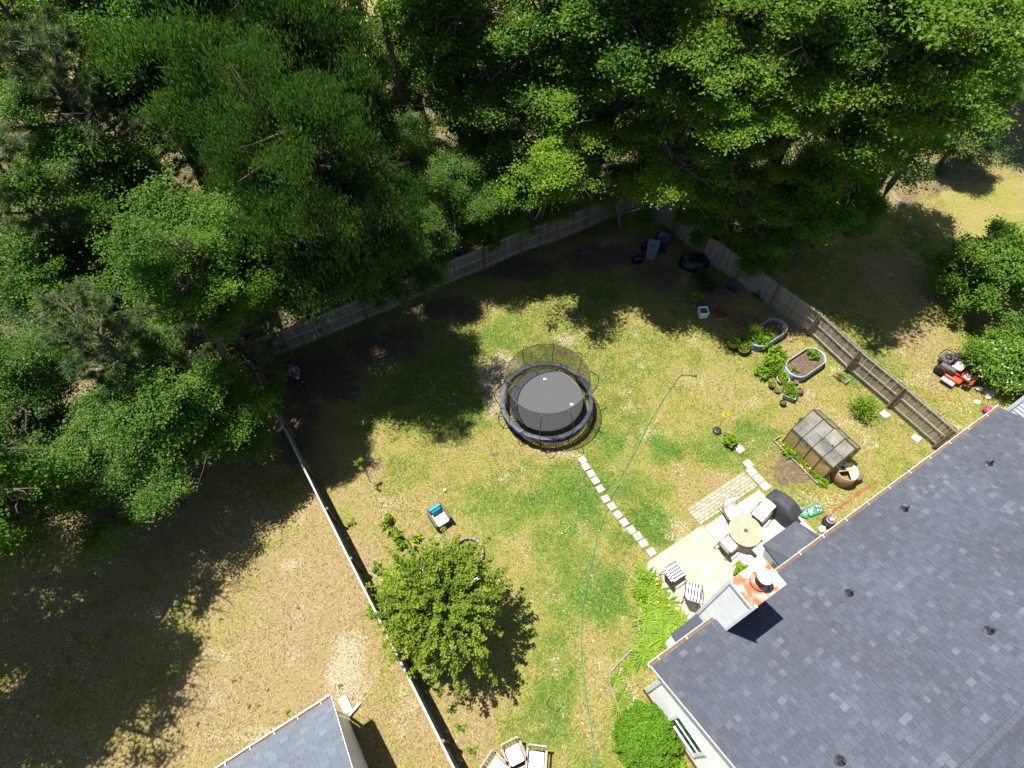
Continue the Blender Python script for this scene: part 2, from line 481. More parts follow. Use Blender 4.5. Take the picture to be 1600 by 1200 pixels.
YARD = [(-13.3, 18.6), (6.6, 28.9), (10.3, 27.0), (19.8, 12.2), (24, 5), (10, -8), (-0.5, -3.0)]
FOREST = [(-60, 6.5), (-22, 8.2), (-15.5, 11.2), (-12.9, 14.2), (-13.3, 18.6), (6.6, 28.9), (10.3, 27), (13.2, 23.5), (17.5, 25.5), (24, 29), (32, 31), (60, 34), (60, 46), (-60, 46)]
SPOTS = [  # kind, photo pixel, radius x, radius y in metres, strength
    ('g', (940, 935), 1.1, 1.5, .75), ('g', (870, 800), 2.2, 2.4, .5), ('g', (1040, 702), 1.0, .8, .8), ('g', (1015, 822), 1.2, .8, .95),
    ('g', (950, 690), .8, .8, .5), ('g', (900, 760), 1.6, 1.6, .45), ('g', (1120, 700), 1.5, 1.3, .5), ('g', (1180, 690), 1.2, 1.1, .45), ('g', (1010, 770), 1.5, 1.2, .4),
    ('g', (770, 800), 1.3, 1.5, .3), ('g', (860, 950), 1.5, 2.5, .25), ('g', (850, 1130), 1.6, 1.2, .3), ('g', (670, 610), 2.6, 2.6, .35), ('g', (640, 740), 1.3, .8, .3), ('g', (1390, 590), 1.0, .8, .3),
    ('g', (1590, 245), 1.6, 1.2, .8), ('g', (1330, 590), .8, .5, .5), ('g', (420, 770), 2, 1.2, .25), ('g', (730, 640), 2.0, 2.0, .35), ('g', (920, 450), 2.0, 2.0, .3), ('g', (780, 520), 1.6, 1.2, .25),
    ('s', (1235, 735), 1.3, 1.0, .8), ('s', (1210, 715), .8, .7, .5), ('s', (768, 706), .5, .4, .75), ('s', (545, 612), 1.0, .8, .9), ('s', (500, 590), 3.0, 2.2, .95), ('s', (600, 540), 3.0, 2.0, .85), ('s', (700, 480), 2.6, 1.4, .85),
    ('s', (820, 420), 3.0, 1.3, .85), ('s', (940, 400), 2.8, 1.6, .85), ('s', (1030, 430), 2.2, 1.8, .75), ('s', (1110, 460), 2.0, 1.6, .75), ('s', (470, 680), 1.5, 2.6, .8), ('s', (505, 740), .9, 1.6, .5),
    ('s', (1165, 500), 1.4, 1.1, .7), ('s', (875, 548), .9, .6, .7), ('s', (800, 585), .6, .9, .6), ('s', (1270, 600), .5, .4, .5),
    ('p', (768, 592), .75, 1.5, .85), ('p', (790, 560), 1.0, .7, .7), ('p', (888, 524), .8, .5, .6), ('p', (772, 640), .6, .9, .7), ('p', (540, 1040), 1.0, 1.5, .85), ('p', (560, 1080), .8, .9, .6), ('p', (460, 875), .5, .35, .6),
    ('p', (1060, 832), .7, .7, .45), ('p', (1090, 590), 1.1, .6, .3), ('p', (400, 1150), 2.5, .35, .45), ('p', (1280, 780), 1.4, .4, .35), ('p', (875, 705), 1.2, .4, .45), ('p', (970, 1070), .6, 1.2, .4),
    ('d', (480, 960), 2.4, 3.2, .5), ('d', (560, 860), 1.2, 2.0, .4), ('d', (330, 1110), 2.5, 1.5, .3), ('d', (1400, 430), 1.6, 2.6, .45), ('d', (1450, 540), 1.6, 1.6, .3), ('d', (700, 1120), 2.0, 1.2, .35), ('d', (760, 830), 1.8, 1.2, .3), ('d', (1140, 610), 1.8, 1.2, .3), ('d', (830, 860), 1.2, 1.6, .3), ('d', (930, 1060), .8, 2.2, .35), ('d', (1130, 740), .9, .6, .4), ('d', (570, 750), 1.4, 1.2, .25),
]
SPOTS = [(k, *gxy(*p), a, b, s) for k, p, a, b, s in SPOTS]

def ground_masks(x, y):
    """green, bare soil, pale straw: 0..1 each"""
    wx = x + (fbm(x, y, .9, 5) - .5) * 1.3; wy = y + (fbm(x, y, .9, 9) - .5) * 1.3
    yard = inpoly(x, y, YARD)
    wood = inpoly(wx, wy, FOREST)
    g = .57 + (fbm(x, y, 3.2, 11) - .5) * .85 + (fbm(x, y, .55, 21) - .5) * .75
    left = (~yard) & (x < 0) & (y < 20)
    far = y > 44
    g = np.where(left, g - .32, g)
    g = np.where(far, g - .25, g)
    s = np.clip((fbm(x, y, 1.6, 31) - .66) * 3.0, 0, .5)
    p = np.clip((fbm(x, y, .9, 41) - .62) * 2.5, 0, .45)
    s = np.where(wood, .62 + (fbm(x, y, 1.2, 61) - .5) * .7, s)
    for k, cx, cy, a, b, st in SPOTS:
        d = np.sqrt(((wx - cx) / a) ** 2 + ((wy - cy) / b) ** 2)
        w = np.clip(1.35 - d, 0, 1); w = w * w * (3 - 2 * w) * st
        if k == 'g':
            g = g + w * 1.0; p = p * (1 - w)
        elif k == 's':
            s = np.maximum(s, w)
        elif k == 'p':
            p = np.maximum(p, w)
        else:
            g = g - w * .8; p = np.maximum(p, w * .25)
    return np.clip(g, 0, 1.4), np.clip(s, 0, 1), np.clip(p, 0, 1)

def lawn_material(name, blades):
    m, n, l, out = nt(name)
    at = n.new('ShaderNodeAttribute'); at.attribute_name = 'mask'
    sp = n.new('ShaderNodeSeparateColor'); l.new(at.outputs['Color'], sp.inputs[0])
    ge = n.new('ShaderNodeNewGeometry')
    def noise(sc, det=3, rough=.6):
        q = n.new('ShaderNodeTexNoise'); q.inputs['Scale'].default_value = sc; q.inputs['Detail'].default_value = det; q.inputs['Roughness'].default_value = rough
        l.new(ge.outputs['Position'], q.inputs['Vector'])
        return q.outputs['Fac']
    def rng(v, a, b, c=0., d=1.):
        q = n.new('ShaderNodeMapRange'); q.inputs[1].default_value = a; q.inputs[2].default_value = b; q.inputs[3].default_value = c; q.inputs[4].default_value = d
        l.new(v, q.inputs[0]); return q.outputs[0]
    def math_(op, a, b):
        q = n.new('ShaderNodeMath'); q.operation = op
        for i, w in enumerate((a, b)):
            if isinstance(w, (int, float)):
                q.inputs[i].default_value = w
            else:
                l.new(w, q.inputs[i])
        return q.outputs[0]
    def mix(f, a, b):
        q = n.new('ShaderNodeMix'); q.data_type = 'RGBA'
        l.new(f, q.inputs[0])
        for i, w in ((6, a), (7, b)):
            if isinstance(w, tuple):
                q.inputs[i].default_value = (*w, 1)
            else:
                l.new(w, q.inputs[i])
        return q.outputs[2]
    if blades:
        rn = n.new('ShaderNodeAttribute'); rn.attribute_name = 'rnd'
        fine = rn.outputs['Fac']
    else:
        fine = rng(noise(11, 6, .9), .34, .66)
    mid = noise(4.0, 4, .7)
    gsum = math_('ADD', sp.outputs[0], math_('ADD', math_('MULTIPLY', math_('SUBTRACT', fine, .5), .95), math_('MULTIPLY', math_('SUBTRACT', mid, .5), .9)))
    grass = mix(rng(gsum, .05, .55), (.178, .134, .068), (.163, .152, .036))
    grass = mix(rng(gsum, .55, 1.15), grass, (.060, .112, .016))
    straw = mix(rng(fine, .62, .95), grass, (.20, .155, .085))
    straw = mix(math_('MULTIPLY', rng(gsum, 1.0, .5), .8), grass, straw)
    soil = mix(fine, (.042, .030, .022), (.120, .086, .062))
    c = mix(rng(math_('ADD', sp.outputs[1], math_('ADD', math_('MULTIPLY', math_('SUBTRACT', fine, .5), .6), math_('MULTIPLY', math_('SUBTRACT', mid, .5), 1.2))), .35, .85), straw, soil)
    pale = mix(fine, (.14, .108, .066), (.33, .285, .20))
    c = mix(rng(math_('ADD', sp.outputs[2], math_('MULTIPLY', math_('SUBTRACT', fine, .5), .9)), .3, .8), c, pale)
    # blade-scale light and dark flecks
    fl = rng(noise(13, 6, .95), .36, .64, .42, 1.55) if not blades else rng(math_('POWER', fine, 1.8), 0., 1., .62, 1.95)
    hs = n.new('ShaderNodeHueSaturation'); l.new(fl, hs.inputs['Value']); l.new(c, hs.inputs['Color']); c = hs.outputs[0]
    p = n.new('ShaderNodeBsdfPrincipled'); p.inputs['Roughness'].default_value = .95; p.inputs['Specular IOR Level'].default_value = .08
    l.new(c, p.inputs['Base Color'])
    if not blades:
        bp = n.new('ShaderNodeBump'); bp.inputs['Strength'].default_value = .9; bp.inputs['Distance'].default_value = .045
        l.new(noise(12, 5, .85), bp.inputs['Height']); l.new(bp.outputs[0], p.inputs['Normal'])
        l.new(p.outputs[0], out.inputs[0])
    else:
        t = n.new('ShaderNodeBsdfTranslucent'); l.new(c, t.inputs[0])
        mx = n.new('ShaderNodeMixShader'); mx.inputs[0].default_value = .25
        l.new(p.outputs[0], mx.inputs[1]); l.new(t.outputs[0], mx.inputs[2]); l.new(mx.outputs[0], out.inputs[0])
    return m

# ------------------------------------------------------------------ the ground
def build_ground():
    xs = np.concatenate([[-600, -300, -150, -90, -60, -45], np.arange(-34, -20, .6), np.arange(-20, 28, .16), np.arange(28, 50, .7), [60, 90, 150, 300, 600]])
    ys = np.concatenate([[-300, -100, -40, -20, -8], np.arange(-3, 34, .16), np.arange(34, 66, .8), [75, 100, 150, 300, 700]])
    X, Y = np.meshgrid(xs, ys)
    g, s, p = ground_masks(X, Y)
    Z = (fbm(X, Y, 2.5, 71) - .5) * .03 + (fbm(X, Y, .35, 75) - .5) * .03 - .012
    nx, ny = len(xs), len(ys)
    co = np.stack([X.ravel(), Y.ravel(), Z.ravel()], 1)
    i = np.arange(nx * ny).reshape(ny, nx)
    f = np.stack([i[:-1, :-1].ravel(), i[:-1, 1:].ravel(), i[1:, 1:].ravel(), i[1:, :-1].ravel()], 1)
    me = bpy.data.meshes.new('ground')
    me.from_pydata(co.tolist(), [], f.tolist())
    a = me.attributes.new('mask', 'FLOAT_COLOR', 'POINT')
    a.data.foreach_set('color', np.stack([g.ravel(), s.ravel(), p.ravel(), np.ones(nx * ny)], 1).astype(np.float32).ravel())
    me.polygons.foreach_set('use_smooth', np.ones(len(me.polygons), bool))
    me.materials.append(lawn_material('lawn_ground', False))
    me.update()
    o = struct('ground', link('ground', me), 'patchy lawn of green and straw coloured grass')
    return o
build_ground()

def tri_mesh(name, co, faces, mat, rnd=None, mask=None, smooth=False):
    me = bpy.data.meshes.new(name)
    me.from_pydata(co.tolist(), [], faces.tolist())
    if rnd is not None:
        a = me.attributes.new('rnd', 'FLOAT', 'POINT'); a.data.foreach_set('value', rnd.astype(np.float32))
    if mask is not None:
        a = me.attributes.new('mask', 'FLOAT_COLOR', 'POINT'); a.data.foreach_set('color', mask.astype(np.float32).ravel())
    me.materials.append(mat)
    me.update()
    return me

KEEP_OUT = []       # filled with paved areas: no grass grows there

def build_grass(n=560000):
    x = RNG.uniform(-25, 27.5, n); y = RNG.uniform(-1.5, 32, n)
    keep = np.ones(n, bool)
    for poly in KEEP_OUT:
        keep &= ~inpoly(x, y, poly)
    g, s, p = ground_masks(x, y)
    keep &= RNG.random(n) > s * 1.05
    keep &= RNG.random(n) < np.clip(.25 + g * .9, .2, 1)
    x, y, g, s, p = x[keep], y[keep], g[keep], s[keep], p[keep]
    n = len(x)
    a = RNG.uniform(0, 2 * np.pi, n); L = RNG.uniform(.04, .105, n) * (1 + .5 * np.clip(g - .6, 0, 1)); W = RNG.uniform(.009, .024, n)
    lean = RNG.uniform(.7, 1.5, n) * L
    z = np.full(n, -.01)
    b1 = np.stack([x + np.cos(a) * W, y + np.sin(a) * W, z], 1); b2 = np.stack([x - np.cos(a) * W, y - np.sin(a) * W, z], 1)
    t = np.stack([x + np.cos(a + 1.57) * lean, y + np.sin(a + 1.57) * lean, z + .012 + L * .38], 1)
    co = np.stack([b1, b2, t], 1).reshape(-1, 3)
    f = np.arange(3 * n).reshape(-1, 3)
    mask = np.repeat(np.stack([g, s, p, np.ones(n)], 1), 3, 0)
    me = tri_mesh('grass', co, f, lawn_material('lawn_blades', True), np.repeat(RNG.random(n), 3), mask)
    o = link('grass', me)
    o['kind'] = 'stuff'; o['label'] = 'short mixed green and straw coloured grass blades of the lawn'; o['category'] = 'grass'

# ------------------------------------------------------------------ plants
def leaf_arrays(P, A, N, L, W, rnd, fold=.15):
    A = A / (np.linalg.norm(A, axis=1, keepdims=True) + 1e-9)
    N = N - (N * A).sum(1, keepdims=True) * A
    N = N / (np.linalg.norm(N, axis=1, keepdims=True) + 1e-9)
    Bv = np.cross(A, N)
    L = L[:, None]; W = W[:, None]
    v0 = P - A * L * .5; v2 = P + A * L * .5 - N * L * .12
    v1 = P + Bv * W * .5 + N * W * fold; v3 = P - Bv * W * .5 + N * W * fold
    co = np.stack([v0, v1, v2, v3], 1).reshape(-1, 3)
    return co, np.arange(len(co)).reshape(-1, 4), np.repeat(rnd, 4)

def unit(n, rng):
    v = rng.normal(size=(n, 3))
    return v / np.linalg.norm(v, axis=1, keepdims=True)

def crown_mesh(name, seed, rx, rz, nclump, per, L, W, mat, style='round', lobes=16, low=-.75, spread=.30, flat=.45):
    """leaves in clumps on separate boughs (lobes) with gaps between them; returns the leaf mesh, and clump and lobe centres for the limbs"""
    rng = np.random.default_rng(seed)
    k = np.arange(lobes) + .5
    zz = 1 - (1 - low) * k / lobes
    th = k * 2.39996 + rng.uniform(-.5, .5, lobes)
    rr_ = np.sqrt(np.clip(1 - zz * zz, 0, 1))
    d = np.stack([rr_ * np.cos(th), rr_ * np.sin(th), zz], 1) + rng.normal(size=(lobes, 3)) * .14
    lc = d * np.array([rx, rx, rz]) * rng.uniform(.42, .98, (lobes, 1))
    lr = rng.uniform(.22, .44, lobes) * rx
    inner = max(3, lobes // 4)
    lc = np.vstack([lc, rng.normal(size=(inner, 3)) * np.array([rx, rx, rz]) * .25])
    lr = np.concatenate([lr, rng.uniform(.28, .4, inner) * rx])
    w = lr ** 2 / (lr ** 2).sum()
    which = rng.choice(len(lc), nclump, p=w)
    dd = unit(nclump, rng)
    dd[:, 2] = np.where(rng.random(nclump) < .7, np.abs(dd[:, 2]), dd[:, 2])
    ell = np.array([1, 1, .32]) if style == 'layer' else np.array([1, 1, .75])
    c = lc[which] + dd * ell * (lr[which] * rng.uniform(.35, 1.12, nclump))[:, None]
    if style == 'layer':
        o2 = lc[which]
        c[:, 2] -= .22 * ((c[:, 0] - o2[:, 0]) * o2[:, 0] + (c[:, 1] - o2[:, 1]) * o2[:, 1]) / rx
    lt = rng.random(len(lc))
    tone = .5 * lt[which] + .5 * rng.random(nclump)
    sz = spread * rng.uniform(.55, 1.4, nclump)
    n = nclump * per
    ci = np.repeat(np.arange(nclump), per)
    off = rng.normal(size=(n, 3)) * sz[ci][:, None]
    off[:, 2] *= flat
    if style == 'droop':
        off[:, 2] = -np.abs(rng.normal(size=n)) * sz[ci] * 1.5 + .15
    P = c[ci] + off
    out = P / np.array([rx, rx, rz]); out /= np.linalg.norm(out, axis=1, keepdims=True) + 1e-6
    if style == 'droop':
        A = np.stack([rng.normal(size=n) * .45, rng.normal(size=n) * .45, -np.ones(n)], 1)
        N = out * .8 + rng.normal(size=(n, 3)) * .6 + np.array([0, 0, .3])
    else:
        N = np.array([0, 0, 1.0]) + out * .35 + rng.normal(size=(n, 3)) * (.40 if style == 'layer' else .58)
        A = rng.normal(size=(n, 3)); A[:, 2] *= .4
        A[:, 2] -= .25
    rnd = np.clip(.08 + .5 * tone[ci] + .42 * rng.random(n), 0, 1)
    co, f, rr = leaf_arrays(P, A, N, L * rng.uniform(.55, 1.5, n), W * rng.uniform(.55, 1.5, n), rnd)
    return tri_mesh(name, co, f, mat, rr), c, lc

def limb_mesh(name, seed, height, crown_z, clumps, lobes_, r0, mat, twigs=70, sway=.25):
    """tapered trunk with limbs to the lobes and twigs to the leaf clumps; base at z = 0"""
    rr = random.Random(seed)
    b = B()
    pts = [Vector((0, 0, -.1)), Vector((rr.uniform(-.1, .1), rr.uniform(-.1, .1), crown_z * .35)), Vector((rr.uniform(-sway, sway), rr.uniform(-sway, sway), crown_z * .75)), Vector((rr.uniform(-sway, sway), rr.uniform(-sway, sway), crown_z)), Vector((rr.uniform(-sway, sway), rr.uniform(-sway, sway), height))]
    b.tube(pts, [r0 * 1.25, r0 * .95, r0 * .75, r0 * .5, r0 * .04], 8)
    ends = []
    for c in lobes_:
        c = Vector(c) + Vector((0, 0, crown_z))
        st = pts[2].lerp(pts[3], rr.uniform(0, .9)) if rr.random() < .6 else pts[3].lerp(pts[4], rr.uniform(0, .5))
        mid = st.lerp(c, .5) + Vector((rr.uniform(-.2, .2), rr.uniform(-.2, .2), rr.uniform(0, .35)))
        b.tube([st, mid, c], [r0 * .42, r0 * .24, r0 * .04], 6)
        ends.append((mid, c))
    idx = list(range(len(clumps))); rr.shuffle(idx)
    for i in idx[:twigs]:
        c = Vector(clumps[i]) + Vector((0, 0, crown_z))
        m, e = min(ends, key=lambda q: (q[1] - c).length)
        s_ = m.lerp(e, rr.uniform(.4, 1.0))
        k = s_.lerp(c, .55) + Vector((rr.uniform(-.12, .12), rr.uniform(-.12, .12), rr.uniform(-.1, .15)))
        b.tube([s_, k, c], [r0 * .10, r0 * .07, .008], 4)
    me = b.mesh(name)
    me.materials.append(mat)
    return me

def pine_meshes(seed, height=11.0, r=3.0, z0=.3, tufts_per=14):
    rng = np.random.default_rng(seed); rr = random.Random(seed)
    b = B()
    top = Vector((rr.uniform(-.4, .4), rr.uniform(-.4, .4), height))
    mid = Vector((rr.uniform(-.25, .25), rr.uniform(-.25, .25), height * .5))
    b.tube([(0, 0, -.1), mid * .5, mid, mid.lerp(top, .5), top], [.24, .19, .16, .11, .03], 8)
    tips = []
    z = height * z0
    while z < height - .15:
        t = z / height
        base = (mid * (t / .5)) if t < .5 else mid.lerp(top, (t - .5) / .5)
        base = Vector((base.x, base.y, z))
        ln = r * (1.05 - t) ** .55 * rr.uniform(.7, 1.1) if t > .4 else r * rr.uniform(.6, .95)
        a0 = rr.uniform(0, 6.28)
        for k in range(4):
            a = a0 + k * 1.57 + rr.uniform(-.35, .35)
            l_ = ln * rr.uniform(.6, 1.1)
            d = Vector((math.cos(a), math.sin(a), rr.uniform(.05, .45) - .25 * (1 - t)))
            e = base + d * l_ + Vector((0, 0, l_ * .12))
            m_ = base + d * l_ * .55
            b.tube([base, m_, e], [.05, .035, .012], 5)
            tips.append((e, d))
            for q in range(tufts_per):
                f = rr.uniform(.35, 1.0)
                s_ = base.lerp(e, f)
                dd = (d + Vector((rr.uniform(-.9, .9), rr.uniform(-.9, .9), rr.uniform(-.1, .6)))).normalized()
                ee = s_ + dd * rr.uniform(.25, .75)
                b.cyl(s_, ee, .014, .008, 4, False)
                tips.append((ee, dd))
        z += height * rr.uniform(.055, .09)
    tips.append((top, Vector((0, 0, 1))))
    me_t = b.mesh('trunk'); me_t.materials.append(MT['bark'])
    per = 52
    P = np.array([t[0][:] for t in tips]); D = np.array([t[1].normalized()[:] for t in tips])
    n = len(P) * per; ci = np.repeat(np.arange(len(P)), per)
    dv = D[ci] * .75 + rng.normal(size=(n, 3)) * .55
    dv /= np.linalg.norm(dv, axis=1, keepdims=True)
    L = rng.uniform(.20, .34, n)[:, None]
    s0 = P[ci] - D[ci] * rng.uniform(0, .16, n)[:, None]
    side = np.cross(dv, rng.normal(size=(n, 3))); side /= np.linalg.norm(side, axis=1, keepdims=True)
    W = .012
    tip = s0 + dv * L - np.array([0, 0, .04])
    co = np.stack([s0 + side * W, s0 - side * W, tip], 1).reshape(-1, 3)
    tone = rng.random(len(P))
    rnd = np.repeat(np.clip(.1 + .45 * tone[ci] + .3 * rng.random(n) + .25 * (P[ci][:, 2] / height), 0, 1), 3)
    me_c = tri_mesh('crown', co, np.arange(3 * n).reshape(-1, 3), MT['needle'], rnd)
    return me_t, me_c

ARCH = {}
def broad(key, seed, rx, rz, nclump, per, L, W, mat, bark='bark', **kw):
    me, c, lc = crown_mesh('crown', seed, rx, rz, nclump, per, L, W, mat, **kw)
    ARCH[key] = (me, c, lc, rx, rz, bark)
broad('oak_a', 11, 3.4, 3.6, 300, 169, 0.146, 0.090, MT['leaf_oak'], style='layer', flat=.22, spread=.34, lobes=20)
broad('oak_b', 12, 3.4, 3.4, 300, 169, 0.146, 0.090, MT['leaf_oak'], style='layer', flat=.22, spread=.36, lobes=17)
broad('sweet_a', 13, 3.0, 4.2, 300, 176, 0.129, 0.090, MT['leaf_sweet'], flat=.5, lobes=20)
broad('sweet_b', 14, 3.0, 3.8, 300, 176, 0.129, 0.095, MT['leaf_sweet'], flat=.5, lobes=17)
broad('droop_a', 15, 3.6, 4.8, 380, 135, 0.200, 0.060, MT['leaf_droop'], style='droop', spread=.30, lobes=22)
broad('droop_b', 16, 3.6, 4.4, 360, 135, 0.200, 0.060, MT['leaf_droop'], style='droop', spread=.30, lobes=20)
broad('small_a', 17, 2.6, 3.0, 300, 195, 0.086, 0.053, MT['leaf_small'], flat=.6, spread=.25, lobes=18)
broad('small_b', 18, 2.6, 2.8, 300, 195, 0.086, 0.053, MT['leaf_small'], flat=.6, spread=.25, lobes=16)
broad('thin_a', 19, 3.2, 3.4, 150, 109, 0.138, 0.086, MT['leaf_sweet'], flat=.4, spread=.30, lobes=22)
broad('oak_thin', 20, 3.4, 3.2, 190, 105, .15, .092, MT['leaf_oak'], style='layer', flat=.22, spread=.33, lobes=22)
PINES = [pine_meshes(21), pine_meshes(22, 11, 3.3), pine_meshes(23, 11, 2.8)]
LIMBS = {}
def limbs(key, cz, variant):
    k = (key, round(cz), variant)
    if k not in LIMBS:
        me, c, lc, rx, rz, bark = ARCH[key]
        LIMBS[k] = limb_mesh('trunk', 100 + variant, cz + rz * .7, round(cz), c, lc, .16 + .012 * cz, MT[bark])
    return LIMBS[k]

TREES = 'trees of the wood behind the fence'
def tree(key, px, cz, r, label, rzf=1.0, tilt=(0, 0), group=TREES, name='tree', i=[0]):
    """crown centre seen at photo pixel px at height cz; the tree stands below it"""
    i[0] += 1
    me, c, lc, rx, rz, bark = ARCH[key]
    x, y = gxy(px[0], px[1], cz)
    s = r / rx
    b0 = foot(x, y)
    t = thing(name, label, 'tree', (b0[0], b0[1], 0), 0.0, group)
    lm = limbs(key, cz / s, i[0] % 2)
    top = Vector((x - b0[0], y - b0[1], cz))
    spin = random.uniform(0, 6.28)
    tr = link('trunk', lm, t, scale=(s, s, top.length / round(cz / s)))
    tr.rotation_euler = (top.to_track_quat('Z', 'Y').to_matrix() @ Matrix.Rotation(spin, 3, 'Z')).to_euler()
    link('crown', me, t, loc=top, rot=(0, 0, spin), scale=(s, s, s * rzf))
    return t

NO_TRUNK = [(-14.2, 18.9), (6.2, 29.8), (9.2, 30.3), (11.4, 27.4), (14.2, 24.2), (22, 27.5), (30, 30), (40, 20), (24, 5), (10, -8), (-0.5, -3.0), (-12.2, 14.4)]
def foot(x, y):
    """a tree whose crown hangs over the fence stands behind the fence"""
    if not inpoly(np.array([x]), np.array([y]), NO_TRUNK)[0]:
        return x, y
    best = None
    for (x0, y0), (x1, y1) in ((NO_TRUNK[0], NO_TRUNK[1]), (NO_TRUNK[3], NO_TRUNK[4]), (NO_TRUNK[4], NO_TRUNK[5]), (NO_TRUNK[5], NO_TRUNK[6]), (NO_TRUNK[11], NO_TRUNK[0])):
        dx, dy = x1 - x0, y1 - y0
        f = min(1, max(0, ((x - x0) * dx + (y - y0) * dy) / (dx * dx + dy * dy)))
        q = (x0 + dx * f, y0 + dy * f)
        d = math.hypot(q[0] - x, q[1] - y)
        if best is None or d < best[0]:
            best = (d, q)
    return best[1]

def pine(px, cz, h, k, label, s=1.0):
    x, y = gxy(px[0], px[1], cz)
    t = thing('pine_tree', label, 'pine tree', (x, y, 0), random.uniform(0, 6.28), 'pine trees at the edge of the wood')
    mt, mc = PINES[k]
    link('trunk', mt, t, scale=(s, s, h / 11.0)); link('crown', mc, t, scale=(s, s, h / 11.0))
    return t

